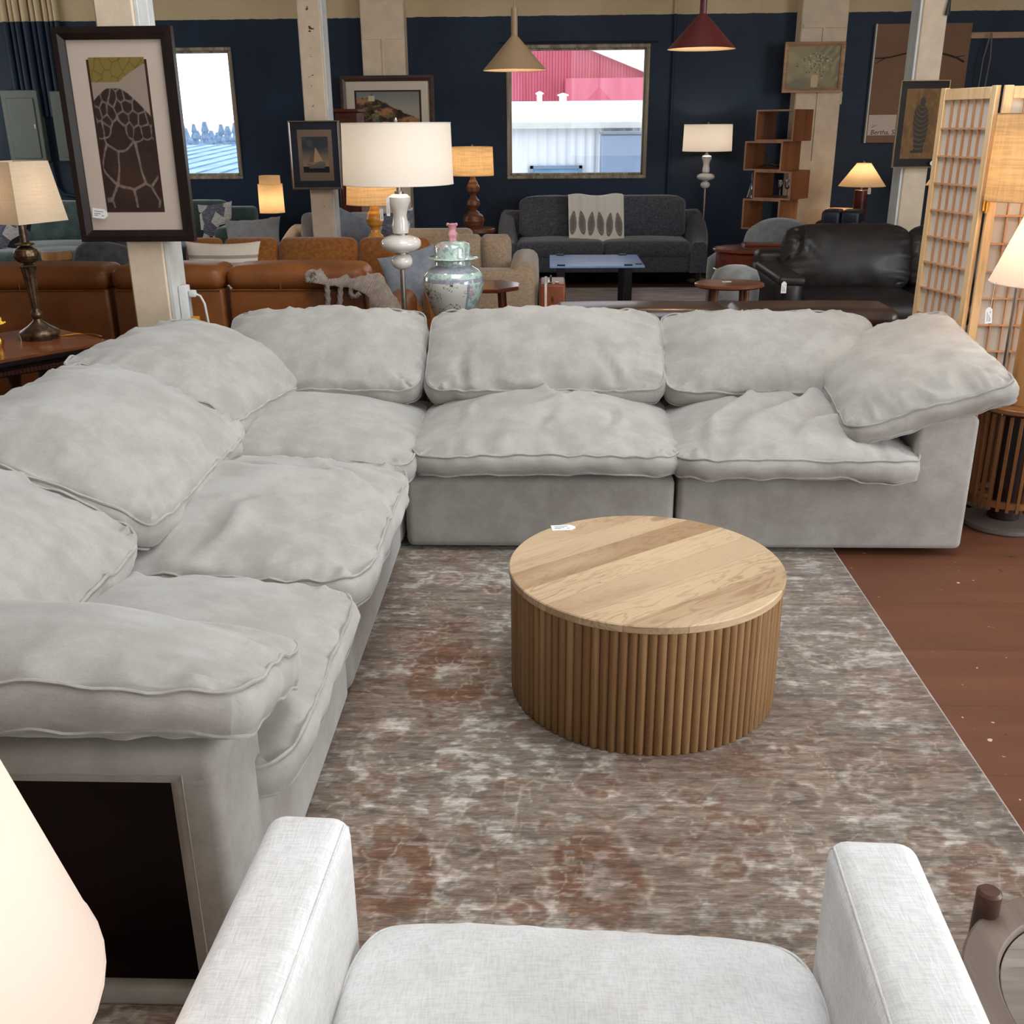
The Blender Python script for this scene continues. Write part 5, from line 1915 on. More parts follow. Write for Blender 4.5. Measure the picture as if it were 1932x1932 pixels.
single('luggage_tag', 'silver luggage tag lying on the brown suitcase', 'tag', MB().bx(a.x + .06, a.x + .09, 7.4, 7.55, a.z + .004, a.z + .008), X['steel'])

# glass topped coffee table and the rug below it
zt_ = .43
pts = [P(1037, 502, 'z', zt_), P(1217, 502, 'z', zt_), P(1213, 481, 'z', zt_), P(1045, 480, 'z', zt_)]
xa, xb, ya, yb_ = pts[0].x, pts[1].x, (pts[0].y + pts[1].y) / 2, (pts[2].y + pts[3].y) / 2
T = thing('coffee_table', 'black framed coffee table with a glossy blue grey top before the charcoal sofa', 'coffee table', ((xa + xb) / 2, (ya + yb_) / 2, .008))
part('tabletop', MB().bx(xa, xb, ya, yb_, zt_ - .018, zt_, .003, 1), mat('blue_sheen_top', (130, 164, 230), .25, var=.15, scale=6, stretch=(.4, 3, 1), col2=(166, 194, 244), spec=.7), T)  # sheen of the window reflection is put into the top's light blue
for xx in (xa + .1, xb - .14):
    for yy in (ya + .04, yb_ - .04):
        part('leg', MB().bx(xx - .035, xx + .035, yy - .03, yy + .03, .008, zt_ + .012, .004, 1), X['black'], T)
    part('rail', MB().bx(xx - .02, xx + .02, ya + .04, yb_ - .04, zt_ - .07, zt_ - .018), X['black'], T)
part('stretcher', MB().bx(xa + .1, xb - .14, ya + .03, ya + .05, .06, .09), X['black'], T)
cc_ = P(1205, 498, 'z', zt_ + .001)
single('coaster', 'small dark coaster on the corner of the blue grey table', 'coaster', MB().cyl((cc_.x, cc_.y, 0), .03, zt_, zt_ + .006, 20), X['black'])
single('area_rug', 'pale grey and lilac rug under the blue grey coffee table', 'rug', MB().bx(P(1040, 580, 'z', 0).x - .5, 2.25, 9.0, 10.66, 0, .01),
       mat('lilac_rug', (168, 156, 164), .95, var=.2, col2=(222, 212, 212), scale=6, stretch=(.5, 3, 1), fine=.3, bscale=60, bstretch=(.3, 2, 1)))

# charcoal sofa against the far wall
xa, xb = P(948, 470, 'y', 11.0).x, P(1325, 470, 'y', 11.0).x
T = sofa('charcoal_sofa', 'charcoal tweed sofa below the centre window with a paisley throw', xa, xb, 10.62, 11.5, X['char_fab'], .45, .46, .72, .17, .22, 1, .88, -1, (1, 1), .16, slope=True, seats=2, seed=70)
# paisley throw
A0, B0 = P(1071, 383, 'y', 11.18), P(1173, 383, 'y', 11.18)
zT, zB = .895, P(1120, 452, 'y', 10.98).z
nxp, nzp = 90, 70
rows, cl = [], []
U, V = np.meshgrid(np.linspace(0, 1, nxp), np.linspace(0, 1, nzp))
pc = canvas(U, (228, 220, 206))
band = (V > .34) & (V < .95)
for k in range(6):
    cx = .08 + k * .165
    cy = .64 + .02 * (k // 2)
    fl = 1 if k % 2 else -1
    dx, dy = (U - cx) / .068, (V - cy) / .24
    dx2 = dx + .35 * fl * np.clip(-dy, -1, 1) * np.abs(dy)
    wd_ = np.clip(1.0 - .45 * np.clip(-dy, 0, 1) ** 1.5, .2, 1)
    d = np.hypot(dx2 / wd_, dy)
    pc = lay(pc, (1 - step(d, .92, 1.02)) * 1.0, (122, 112, 106))
    pc = lay(pc, np.exp(-((d - .72) / .06) ** 2) * .6, (176, 164, 154))
    pc = lay(pc, np.exp(-((d - .42) / .06) ** 2) * .5, (150, 136, 126))
for j in range(nzp):
    v = j / (nzp - 1)
    row = []
    for i in range(nxp):
        u = i / (nxp - 1)
        fold = .005 * math.sin(u * 17) + .003 * math.sin(u * 41 + 1)
        # front fall
        s = max(0, v - .12) / .88
        x = A0.x + (B0.x - A0.x) * u + .012 * s
        y = 11.20 + .05 - (.12 + .17 * (v / .12 if v < .12 else 1)) - .11 * s + fold
        z = zT + .012 * math.sin(u * 9) * (1 - v) if v < .12 else zT - (zT - zB) * s - (.018 if (i % 4 < 2 and j == nzp - 1) else 0)
        row.append((x, y - .02, z))
    rows.append(row)
b = MB().grid(rows, (0, .006, 0))
T = thing('paisley_throw', 'cream throw with grey paisley border over the charcoal sofa back', 'throw blanket', ((A0.x + B0.x) / 2, 11.0, zB))
part('cloth', b, vcol_mat('paisley_cotton', .95, .1, .3, (1, 1, 1), 200, .2), T, 50, cols=pc.reshape(-1, 3))

# ------------------------------------------------------------------ left far group
xa, xb = -6.9, P(470, 420, 'y', 11.0).x
T = sofa('teal_sofa', 'teal velvet sofa along the navy wall, left', xa, xb, 10.45, 11.5, X['teal_fab'], .44, .64, .78, .22, .25, 3, .86, -1, (1, 1), .1, seats=3, seed=80)
c0, c1 = P(20, 470, 'y', 9.9), P(150, 470, 'y', 10.2)
_ty0 = P(88, 492, 'z', .43).y
T2 = part('chaise', MB().bx(c0.x - .5, c1.x, _ty0 + .36, 10.6, .1, .46, .07, 4, puff=.02), X['teal_fab'], T, 50)


def patch_mat():
    m, nt, out = base_nt('patchwork_print')
    v = coords(nt, (1, 1, 1))
    vo = nd(nt, 'ShaderNodeTexVoronoi', {'feature': 'F1'}, Vector=v, Scale=9.0)
    f = noise_(nt, coords(nt, (1, 1, 4)), 26, 3)
    c = mixc(nt, smooth(nt, nd(nt, 'ShaderNodeSeparateColor', Color=vo.outputs['Color']).outputs[0], .35, .5), lin((206, 200, 198)), lin((92, 96, 112)))
    c = mixc(nt, math_(nt, 'MULTIPLY', smooth(nt, f, .5, .6), .6), c, lin((150, 140, 132)))
    c = mixc(nt, math_(nt, 'GREATER_THAN', nd(nt, 'ShaderNodeSeparateColor', Color=vo.outputs['Color']).outputs[1], .78), c, lin((44, 40, 48)))
    pbsdf(nt, out, c, .9, 0, .2)
    return m


PM = patch_mat()
c = P(413, 420, 'y', 10.95)
pillow('patchwork print pillow standing against the teal sofa right arm', (c.x, 10.86, c.z + .0), .38, .42, .17, PM, 74, -8, 6, 'patchwork pillows on the teal sofa', 8)
c = P(18, 443, 'y', 10.3)
pillow('patchwork print pillow on the teal chaise behind the bronze lamp', (c.x, 10.3, c.z), .42, .42, .17, PM, 72, 12, -8, 'patchwork pillows on the teal sofa', 9)
c = P(478, 446, 'y', 9.15)
pillow('pale grey pillow beside the small brass lamp', (c.x, 9.15, c.z - .03), .50, .38, .16, X['grey_fab'], 70, 0, 4, None, 10)
# coffee table with round box
zt_ = .43
a, c = P(88, 492, 'z', zt_), P(176, 490, 'z', zt_)
T = thing('coffee_table', 'low dark coffee table with a round box in front of the teal sofa', 'coffee table', ((a.x + c.x) / 2, a.y + .12, 0))
part('tabletop', MB().bx(a.x, c.x + .1, a.y - .05, a.y + .28, zt_ - .04, zt_, .004, 1), wood('dull_brown', (70, 50, 34), (92, 68, 48), 'x', 12, .45), T)
for xx in (a.x + .04, c.x + .05):
    for yy in (a.y, a.y + .23):
        part('leg', MB().bx(xx - .03, xx + .03, yy - .03, yy + .03, 0, zt_ - .04), X['black'], T)
rx, ry = P(137, 481, 'z', zt_).x, a.y + .12
T = thing('round_box', 'round wooden box with blue grey lid on the low dark table', 'box', (rx, ry, zt_))
part('body', MB().cyl((rx, ry, 0), .135, zt_, zt_ + .075, 40, .002), X['oak'], T)
part('lid', MB().cyl((rx, ry, 0), .132, zt_ + .075, zt_ + .085, 40, .003), mat('blue_grey_lid', (170, 172, 186), .35, var=.05), T)
# dark grey chairs near the post
for k, (px, w, lb) in enumerate(((190, .30, 'dark grey wool chair back left of the nearest post, front one'), (236, .40, 'dark grey wool chair back beside the nearest post, rear one'))):
    y = (7.1, 7.85)[k]
    c = P(px, 480, 'y', y)
    T = thing('accent_chair', lb, 'chair', (c.x, y, 0), 'dark grey wool chairs')
    b = MB().box((c.x, y + .10, .60 + .02 * k), (w * 1.5, .16, .42 + .04 * k), .075, 5, puff=.03, R=Euler((math.radians(-10), math.radians((14, 6)[k]), math.radians((20, -10)[k]))).to_matrix())
    part('backrest', b, X['dkgrey_fab'], T, 60)
    part('seat', MB().bx(c.x - w * .8, c.x + w * .8, y - .25, y + .3, .30, .44, .05, 4), X['dkgrey_fab'], T, 50)
    for sx in (-.7, .7):
        for yy in (y - .2, y + .25):
            part('leg', MB().cyl((c.x + sx * w * .9, yy, 0), .015, 0, .31, 10), X['black'], T)
c = P(172, 462, 'y', 9.6)
T = thing('wooden_cabinet', 'low red brown wooden cabinet behind the dark grey chairs', 'cabinet', (c.x, 9.9, 0))
part('body', MB().bx(c.x - .05, c.x + .5, 10.1, 10.4, .0, c.z + .03, .006, 1), X['dark_wood'], T)
part('top', MB().bx(c.x - .07, c.x + .52, 10.08, 10.42, c.z + .03, c.z + .055, .004, 1), X['dark_wood'], T)

# small brass lamp with stacked shade
by = 9.6
k = (Vector((0, by, .9)) - CAM).dot(FW) / FOC
bz = P(520, 470, 'y', by)
pr = [(12 * k, 0), (12 * k, .012), (5 * k, .03), (4 * k, .10), (7 * k, .17), (9 * k, .22), (6 * k, .29), (4 * k, .33), (7 * k, .345), (7 * k, .355), (3 * k, .36)]
hh = P(520, 408, 'y', by).z - bz.z
sc_ = hh / .37
zS = lambda r: P(520, r, 'y', by).z - bz.z
T = lamp('table_lamp', 'small brass lamp with two tier linen shade near the left window', 'table lamp', bz.x, by, bz.z, [('base', X['bronze'], [(r, z * sc_) for r, z in pr])],
         (23.5 * k, zS(401), 23 * k, zS(347)), X['shade_warm'], 5, group=None)
up_ = MB().lathe([(20 * k, bz.z + zS(349)), (19.5 * k, bz.z + zS(331))], (bz.x, by, 0), 48, close=False)
part('upper_shade', up_, X['shade_warm'], T, 60)
T = thing('side_table', 'small dark side table under the two tier brass lamp', 'side table', (bz.x, by, 0))
part('tabletop', MB().bx(bz.x - .30, bz.x + .06, by - .15, by + .2, bz.z - .03, bz.z, .004, 1), X['cream_fab'], T)
for sx in (-.27, .03):
    for sy in (-.12, .16):
        part('leg', MB().cyl((bz.x + sx, by + sy, 0), .015, 0, bz.z - .02, 8), X['black'], T)

# beige sofa with sloping arms and grey cushions, partly behind the middle post
xa, xb = P(528, 450, 'y', 9.3).x, P(760, 450, 'y', 9.3).x
T = sofa('beige_sofa', 'beige sofa with swooping arms and grey cushions behind the middle post', xa, xb, 9.0, 9.9, X['beige_fab'], .42, .52, .72, .14, .2, 2, .84, -1, (1, 1), .1, slope=True, cm=X['grey_fab'], seats=2, seed=90)
c = P(668, 440, 'y', 9.2)
pillow('light blue grey pillow on the beige sofa right of the middle post', (c.x, 9.16, c.z - .02), .42, .40, .17, X['blue_grey_fab'], 66, 0, -20, None, 12)
c = P(748, 430, 'y', 9.25)
pillow('striped dark and white pillow behind the mustard lamp', (c.x, 9.2, c.z - .02), .36, .36, .15, PM, 66, 0, 10, None, 13)
# tall dark cabinet behind the post
a, c = P(632, 212, 'y', 10.6), P(690, 212, 'y', 10.6)
T = thing('tall_cabinet', 'tall dark mahogany cabinet behind the middle post', 'cabinet', ((a.x + c.x) / 2, 10.8, 0))
part('body', MB().bx(a.x, P(672, 212, 'y', 10.6).x, 10.6, 11.05, .0, a.z, .006, 1), wood('dark_mahogany_upright', (58, 24, 16), (92, 40, 26), 'z', 9, .3, .4), T)
part('cornice', MB().bx(a.x - .03, P(672, 212, 'y', 10.6).x + .02, 10.57, 11.07, a.z, a.z + .03, .006, 1), X['dark_wood'], T)
b = MB().bx(a.x + .03, P(672, 212, 'y', 10.6).x - .03, 10.588, 10.6, .12, a.z - .05, .004, 1)
part('door', b, wood('dark_mahogany_door', (64, 28, 18), (96, 44, 28), 'z', 9, .3, .4), T)
# ------------------------------------------------------------------ left: carved table, bronze lamp, flower
TZ = .70
cr = Vector((-1.90, 4.44, 0))
e1, e2 = Vector((-.61, -.79, 0)).normalized(), Vector((-.82, .57, 0)).normalized()
e2 = (e2 - e1 * e2.dot(e1)).normalized()
L1, L2 = 1.0, .62
ct = cr + e1 * L1 / 2 + e2 * L2 / 2
T = thing('carved_table', 'antique mahogany table with beaded carved edge beside the nearest post', 'table', (ct.x, ct.y, 0))


def slab(b, ins, z0, z1):
    q = [cr + e1 * ins + e2 * ins, cr + e1 * (L1 - ins) + e2 * ins, cr + e1 * (L1 - ins) + e2 * (L2 - ins), cr + e1 * ins + e2 * (L2 - ins)]
    return b.prism([(p.x, p.y, z0) for p in q][::-1], (0, 0, z1 - z0))


tw = wood('table_mahogany', (104, 52, 26), (138, 76, 40), 'x', 8, .25, .5)
part('tabletop', slab(MB(), .012, TZ - .012, TZ), tw, T, 20)
b = slab(MB(), 0, TZ - .028, TZ - .010)
slab(b, .012, TZ - .045, TZ - .028)
part('edge_moulding', b, X['frame_dark'], T, 20)
b = slab(MB(), .02, TZ - .075, TZ - .045)
for (o, d, n) in ((cr + e2 * .012, e1, 62), (cr + e1 * .012, e2, 38)):
    Ln = L1 if n == 62 else L2
    for k in range(n):
        p = o + d * (Ln * (k + .5) / n)
        b.lathe(ball(.0075, -.009, .009, 5), (p.x, p.y, TZ - .058), 6)
part('carved_beading', b, mat('carved_brown', (62, 34, 28), .35, var=.2, coat=.3), T, 50)
for (s, t) in ((.1, .1), (L1 - .1, .1), (L1 - .1, L2 - .1), (.1, L2 - .1), (.42, .12)):
    p = cr + e1 * s + e2 * t
    pr = [(.016, 0), (.022, .03), (.014, .07)] + [((.024 if k % 2 else .017), .08 + k * .022) for k in range(11)] + [(.014, .34), (.026, .40), (.028, .50), (.022, .56), (.030, .60), (.030, TZ - .07)]
    part('leg', MB().lathe([(r, z) for r, z in pr], (p.x, p.y, 0), 18), X['dark_wood'], T)

ly = 4.50
lx = P(80, 637, 'z', TZ).x
k = (Vector((lx, ly, 1.0)) - CAM).dot(FW) / FOC
zr = lambda r: P(60, r, 'y', ly).z
z0 = TZ
zoff = z0 - zr(637)
rows_ = [(637, 35), (630, 36), (626, 37), (622, 35), (613, 20), (604, 9), (600, 7), (596, 10), (590, 10.5), (585, 7), (581, 6), (560, 8), (530, 11), (506, 14), (502, 15.5), (499, 12), (496, 17), (488, 22), (478, 22), (468, 17), (463, 11), (461, 17), (459, 17), (456, 7), (420, 6)]
span = (1.20 - z0) / (zr(420) - zr(637))
pr = [(hw * k, (zr(r) - zr(637)) * span) for r, hw in rows_]
body = MB().lathe([(r, z0 + z) for r, z in pr[:11]], (lx, ly, 0), 48)
stem = MB().lathe([(r, z0 + z) for r, z in pr[10:15]], (lx, ly, 0), 60, rad=lambda a, z: 1 - .10 * abs(math.sin(6 * a)))
cone = MB().lathe([(r, z0 + z) for r, z in [(pr[15][0], pr[15][1])] + [(22.5 * k * math.cos(t * 1.25), pr[17][1] + (pr[20][1] - pr[16][1]) * .5 * math.sin(t * 1.35) + .018) for t in np.linspace(-1, 1, 25)]], (lx, ly, 0), 60,
                  rad=lambda a, z: 1 + .045 * math.sin(10 * a + 260 * z) * math.sin(10 * a - 260 * z))
cup = MB().lathe([(r, z0 + z) for r, z in pr[20:]], (lx, ly, 0), 32)
lamp('table_lamp', 'bronze table lamp with fluted stem and square linen shade on the carved table', 'table lamp', lx, ly, z0,
     [('base', X['bronze'], body), ('fluted_stem', X['bronze'], stem), ('pinecone', X['bronze'], cone), ('candle_cup', X['bronze'], cup)],
     (.135, 1.205 - z0, .103, 1.452 - z0), X['shade_cream'], 2.4, sq=math.radians(-21), finial=False)
b = MB()
c0 = Vector((lx + .08, ly + .03, TZ + .004))
b.tube([c0, c0 + Vector((.06, .03, .004)), c0 + Vector((.12, .03, .004)), c0 + Vector((.17, .0, .003)), c0 + Vector((.20, -.03, .003))], .003, 6)
single('lamp_cord', 'thin gold lamp cord lying on the carved table', 'cord', b, X['brass'])

fc = P(-4, 640, 'z', TZ)
vp = cr + e1 * .52 + e2 * .33
vx, vy = P(-1, 655, 'z', TZ).x, P(-1, 655, 'z', TZ).y
T = thing('bud_vase', 'small brass bud vase at the left edge of the carved table', 'vase', (vx, vy, TZ))
part('body', MB().lathe([(.016, TZ), (.02, TZ + .01), (.022, TZ + .03), (.010, TZ + .055), (.012, TZ + .065)], (vx, vy, 0), 24), X['brass'], T)
fz = P(-3, 607, 'y', vy).z
T = thing('yellow_flower', 'bright yellow flower in the small brass vase', 'flower', (vx, vy, TZ + .05))
part('stem', MB().rod((vx, vy, TZ + .04), (vx, vy, fz), .003, 6), mat('stem_green', (70, 96, 44), .6), T)
b = MB()
rr = random.Random(4)
for ring, (n, r, tl) in enumerate(((9, .042, .2), (8, .036, .7), (6, .024, 1.2))):
    for i in range(n):
        a = 2 * PI * i / n + ring * .4
        rows = []
        for j in range(5):
            t = j / 4
            w = .018 * math.sin(t * PI * .8 + .3)
            rad = r * t * math.cos(tl * t)
            z = fz - .012 + r * t * math.sin(tl) + .006 * ring
            ca, sa = math.cos(a), math.sin(a)
            rows.append([(vx + rad * ca - q * w * sa, vy + rad * sa + q * w * ca, z - .004 * q * q) for q in (-1, -.3, .3, 1)])
        b.grid(rows, (0, 0, .001))
part('petals', b, mat('yellow_petal', (244, 200, 40), .6, var=.12, col2=(250, 226, 90)), T, 60)

# blue-grey chair behind the left row
c = P(20, 768, 'y', 3.45)
T = thing('upholstered_chair', 'blue grey upholstered chair back below the carved table', 'chair', (c.x - .2, 3.45, 0))
part('backrest', MB().bx(c.x - .5, c.x + .10, 3.38, 3.50, .2, c.z + .005, .03, 4), X['blue_grey_fab'], T, 50)
part('seat', MB().bx(c.x - .5, c.x + .08, 2.95, 3.40, .2, .42, .04, 4), X['blue_grey_fab'], T, 50)
for xx in (c.x - .45, c.x + .05):
    for yy in (3.0, 3.45):
        part('leg', MB().cyl((xx, yy, 0), .018, 0, .21, 10), X['black'], T)

# power strip on the nearest post
px_ = -1.895
za, zb = P(360, 537, 'y', 5.33).z, .30
T = thing('power_strip', 'white power strip fixed to the nearest cream post', 'power strip', (px_ + .02, 5.33, zb))
part('housing', MB().bx(px_ - .008, px_ + .035, 5.28, 5.345, zb, za, .006, 2), X['white_paint'], T)
part('socket_strip', MB().bx(px_ + .034, px_ + .038, 5.295, 5.332, zb + .03, za - .03), mat('socket_grey', (176, 178, 182), .5), T)
zp = za - .045
T = thing('plug', 'white plug and cable in the top of the power strip', 'plug', (px_ + .05, 5.31, zp))
part('plug_body', MB().bx(px_ + .038, px_ + .075, 5.295, 5.325, zp - .015, zp + .02, .006, 2), X['white_paint'], T)
part('cable', MB().tube([(px_ + .07, 5.31, zp), (px_ + .095, 5.31, zp - .01), (px_ + .115, 5.305, zp - .05), (px_ + .125, 5.30, zp - .14), (px_ + .14, 5.30, zp - .26), (px_ + .16, 5.30, zp - .45)], .006, 8), X['white_paint'], T)
zq = zp - .135
T = thing('plug', 'yellow plug and cord lower on the power strip', 'plug', (px_ + .05, 5.31, zq))
ym = mat('yellow_plastic', (196, 140, 24), .5, var=.05)
part('plug_body', MB().bx(px_ + .036, px_ + .078, 5.29, 5.325, zq - .018, zq + .02, .006, 2), ym, T)
part('cable', MB().tube([(px_ + .075, 5.31, zq), (px_ + .1, 5.31, zq - .02), (px_ + .115, 5.31, zq - .06), (px_ + .11, 5.31, zq - .2)], .004, 8), mat('tan_cord', (190, 140, 96), .6), T)

# ------------------------------------------------------------------ shoji screen
def shoji(T, A, B, z0, z1, cols, rows):
    A, B = Vector((A[0], A[1], 0)), Vector((B[0], B[1], 0))
    d = (B - A)
    w = d.length
    ang = math.atan2(d.y, d.x)
    M = Matrix.Translation(A) @ Matrix.Rotation(ang, 4, 'Z')
    st, th = .034, .022
    b = MB()
    b.bx(0, st, -th / 2, th / 2, z0, z1, .002, 1)
    b.bx(w - st, w, -th / 2, th / 2, z0, z1, .002, 1)
    b.bx(st, w - st, -th / 2, th / 2, z1 - .05, z1 - .004, .002, 1)
    b.bx(st, w - st, -th / 2, th / 2, z0 + .02, z0 + .075, .002, 1)
    fr = part('panel_frame', b.xf(M), X['pine'], T)
    l = MB()
    for i in range(1, cols):
        x = st + (w - 2 * st) * i / cols
        l.bx(x - .0028, x + .0028, -.008, .002, z0 + .07, z1 - .05)
    for j in range(1, rows):
        z = z0 + .075 + (z1 - z0 - .125) * j / rows
        l.bx(st, w - st, -.011, .0, z - .0035, z + .0035)
    l.xf(M)
    l.xf(_world(fr).inverted())
    o = bpy.data.objects.new('lattice', finish('lattice', l, wood('lattice_pine', (190, 138, 98), (206, 156, 114), 'z', 14, .5)))
    COL.objects.link(o)
    o.parent = fr
    p = MB().bx(st, w - st, .003, .0045, z0 + .07, z1 - .05)
    p.xf(M).xf(_world(fr).inverted())
    o = bpy.data.objects.new('paper', finish('paper', p, X['rice_paper'], 0))
    COL.objects.link(o)
    o.parent = fr


T = thing('shoji_screen', 'folding pine shoji screen with rice paper behind the drum table', 'folding screen', (1.85, 4.5, 0))
shoji(T, (1.705, 4.84), (1.795, 4.475), .01, 1.712, 6, 14)
shoji(T, (1.812, 4.465), (2.24, 4.425), .01, 1.712, 7, 14)
shoji(T, (2.25, 4.42), (2.42, 4.05), .01, 1.712, 6, 14)
for z in (1.26, .35):
    b = MB()
    b.bx(1.79, 1.82, 4.452, 4.462, z - .03, z + .03, .002, 1)
    b.rod((1.805, 4.453, z - .038), (1.805, 4.453, z + .038), .006, 10)
    part('hinge', b, X['brass'], T)

# drum table
dx, dy, dz = 1.905, 4.06, .525
T = thing('drum_table', 'small round oak drum table with open vertical slats by the sofa arm', 'side table', (dx, dy, 0))
part('tabletop', MB().cyl((dx, dy, 0), .168, dz - .022, dz, 64, .004), X['oak_dark'], T)
b = MB()
for k_ in range(26):
    a = 2 * PI * k_ / 26
    b.box((dx + .146 * math.cos(a), dy + .146 * math.sin(a), (dz - .03 + .10) / 2), (.016, .013, dz - .03 - .10), .001, 1, rz=a)
part('slats', b, X['oak_dark'], T)
part('ring', MB().lathe([(.13, .115), (.152, .115), (.152, .14), (.13, .14), (.13, .115)], (dx, dy, 0), 64, close=False), X['oak_dark'], T)
part('inner_column', MB().cyl((dx, dy, 0), .062, .02, dz - .02, 32), X['frame_dark'], T)
part('base', MB().lathe([(.155, 0), (.16, .008), (.155, .022), (.06, .035)], (dx, dy, 0), 64), mat('grey_felt_base', (88, 76, 70), .7, var=.1), T)

# lamp on the drum table: turned wood cylinder, white cone shade
cx, cy = 1.905, 4.03
lamp('table_lamp', 'wooden cylinder lamp with white textured cone shade on the drum table', 'table lamp', cx, cy, dz,
     [('wood_base', X['oak'], [(.064, 0), (.066, .004), (.066, .40), (.05, .42), (.010, .425)]), ('neck', X['brass'], [(.008, .42), (.008, .56)])],
     (.205, .475, .085, .80), shade_mat('boucle_shade', (238, 222, 208), .45, .06, 420, 1.0), 9.5, zb=.60, finial=False)
hp = P(1874, 532, 'y', 4.0)
ht = P(1866, 590, 'y', 4.0)
price_tag('white paper tag hanging on a string from the cone shade lamp', (ht.x, 4.0, ht.z - .01), TRS((0, 0, 0), rx=90).to_3x3().to_4x4() @ Matrix.Rotation(PI / 2 + .1, 4, 'Z'), (.062, .026), True, group=None, strung=[(ht.x + .003, 4.0, ht.z + .02), (hp.x + .01, 4.0, hp.z + .0)])

# burlap drum lamp behind it
bx_, by_ = 1.905, 4.275
lamp('floor_lamp', 'slim floor lamp with tall burlap drum shade before the shoji screen', 'floor lamp', bx_, by_, 0,
     [('base', X['black'], [(.07, 0), (.07, .012), (.008, .02)]), ('pole', X['steel'], [(.007, .015), (.007, 1.45)])],
     (.172, 1.285, .168, 1.605), X['shade_burlap'], 7, finial=False)

# ------------------------------------------------------------------ right: leather sofas and tables
# dark brown leather sofa directly behind the sectional
yb = 5.0
zt = .735
T = thing('leather_sofa', 'dark brown leather sofa with its back against the grey sectional', 'sofa', (.93, 5.45, 0))
bl = X['brown_leather']
xs_ = [(.03, P(1383, 595, 'y', yb).x), (P(1386, 595, 'y', yb).x, 1.70)]
for a, c in xs_:
    part('back_panel', MB().bx(a + .01, c - .01, yb + .01, yb + .18, .06, zt - .07, .02, 3), bl, T, 50)
    part('back_cushion', MB().bx(a + .003, c - .003, yb - .01, yb + .30, zt - .095, zt, .045, 5, puff=.01), bl, T, 50)
    part('seat_cushion', MB().bx(a, c, yb + .28, yb + .95, .22, .44, .05, 4), bl, T, 50)
part('armrest', MB().bx(-.12, .03, yb + .02, yb + .95, .05, .58, .05, 4), bl, T, 50)
part('armrest', MB().bx(1.70, 1.84, yb + .02, yb + .95, .05, .58, .05, 4), bl, T, 50)
part('base', MB().bx(.03, 1.70, yb + .05, yb + .92, .05, .24, .02, 2), bl, T, 50)

x0 = P(1473, 529, 'y', 6.86).x
T = sofa('leather_sofa', 'black leather sofa with pillow back, left of the shoji screen', x0, x0 + 2.05, 6.86, 7.98, X['black_leather'], .45, .62, .70, .16, .2, 2, .87, -1, (1, 1), .06, soft=.06, seats=2, cush=False)
wq = (2.05 - .32) / 2
for i in range(2):
    xx = x0 + .17 + i * (wq + .01) + wq / 2
    cu = cushion(wq + .02, .47, .06, .13, .05, 110 + i, .022, 44, pin=-.02, sup=6, lump=.012, crease=((-.33, .12, 1.2, .12, .02, .02), (-.25, .1, 1.9, .1, .016, .012)))
    part('back_cushion', cu[0].xf(Matrix.Translation((xx, 7.56, .665)) @ Matrix.Rotation(math.radians(72), 4, 'X')), X['black_leather'], T, 70)
part('arm_pad', MB().bx(x0 - .012, x0 + .165, 6.85, 7.7, .575, .635, .022, 3), X['black_leather'], T, 50)
tg = P(1474, 543, 'y', 6.84)
price_tag('white tag hanging on the front of the black leather sofa arm', (x0 + .02, 6.842, .57), TRS((0, 0, 0), rx=90).to_3x3().to_4x4() @ Matrix.Rotation(PI / 2, 4, 'Z'), (.075, .034), group=None)


def oval_table(name, label, c, rx, ry, z, tiers, m, apron=0, legs=4, low=None, cat='side table', flare=0):
    T = thing(name, label, cat, (c[0], c[1], 0))
    b = MB().lathe([(rx - .02, z - .03), (rx, z - .02), (rx, z - .006), (rx - .008, z)], (c[0], c[1], 0), 64, sy=ry / rx)
    part('tabletop', b, m, T, 40)
    if apron:
        part('apron', MB().lathe([(rx - .03, z - .03 - apron), (rx - .03, z - .03)], (c[0], c[1], 0), 64, sy=ry / rx), m, T, 40)
        part('chrome_band', MB().lathe([(rx - .02, z - .036 - apron), (rx - .012, z - .03 - apron), (rx - .02, z - .024 - apron)], (c[0], c[1], 0), 64, sy=ry / rx, close=False), X['steel'], T)
    if low:
        part('shelf', MB().lathe([(low[0] - .01, low[1] - .022), (low[0], low[1] - .01), (low[0] - .005, low[1])], (c[0], c[1], 0), 64, sy=ry / rx), m, T, 40)
    for k_ in range(legs):
        a = PI / 4 + k_ * 2 * PI / legs
        p0 = (c[0] + rx * .62 * math.cos(a), c[1] + ry * .62 * math.sin(a), z - .03)
        p1 = (c[0] + rx * (.62 + flare) * math.cos(a), c[1] + ry * (.62 + flare) * math.sin(a), 0)
        part('leg', MB().tube([p0, p1], .02, 10), m, T)
    return T


dw2 = wood('rosewood', (92, 44, 30), (126, 64, 44), 'x', 9, .25, .4)
y = 8.35
c = P(1432, 462, 'y', y)
oval_table('oval_table', 'oval rosewood table with deep chrome banded apron before the round chair', (c.x, y), .36, .27, P(1432, 467, 'y', y).z, 1, dw2, .13, 4, cat='table')
single('table_runner', 'flat wooden tray on the oval rosewood table', 'tray', MB().bx(c.x - .1, c.x + .35, y + .05, y + .22, P(1432, 467, 'y', y).z, P(1432, 467, 'y', y).z + .02, .004, 1), dw2)
y = 6.72
c = P(1376, 536, 'y', y)
oz = P(1376, 533, 'y', y).z
oval_table('oval_side_table', 'low oval two tier walnut table beside the black leather sofa arm', (c.x, y), .222, .17, oz, 2, wood('oval_walnut', (96, 56, 36), (128, 78, 52), 'x', 9, .3, .3), 0, 4, (.19, P(1376, 578, 'y', y - .1).z), flare=.1)
tgp = P(1364, 525, 'z', oz + .001)
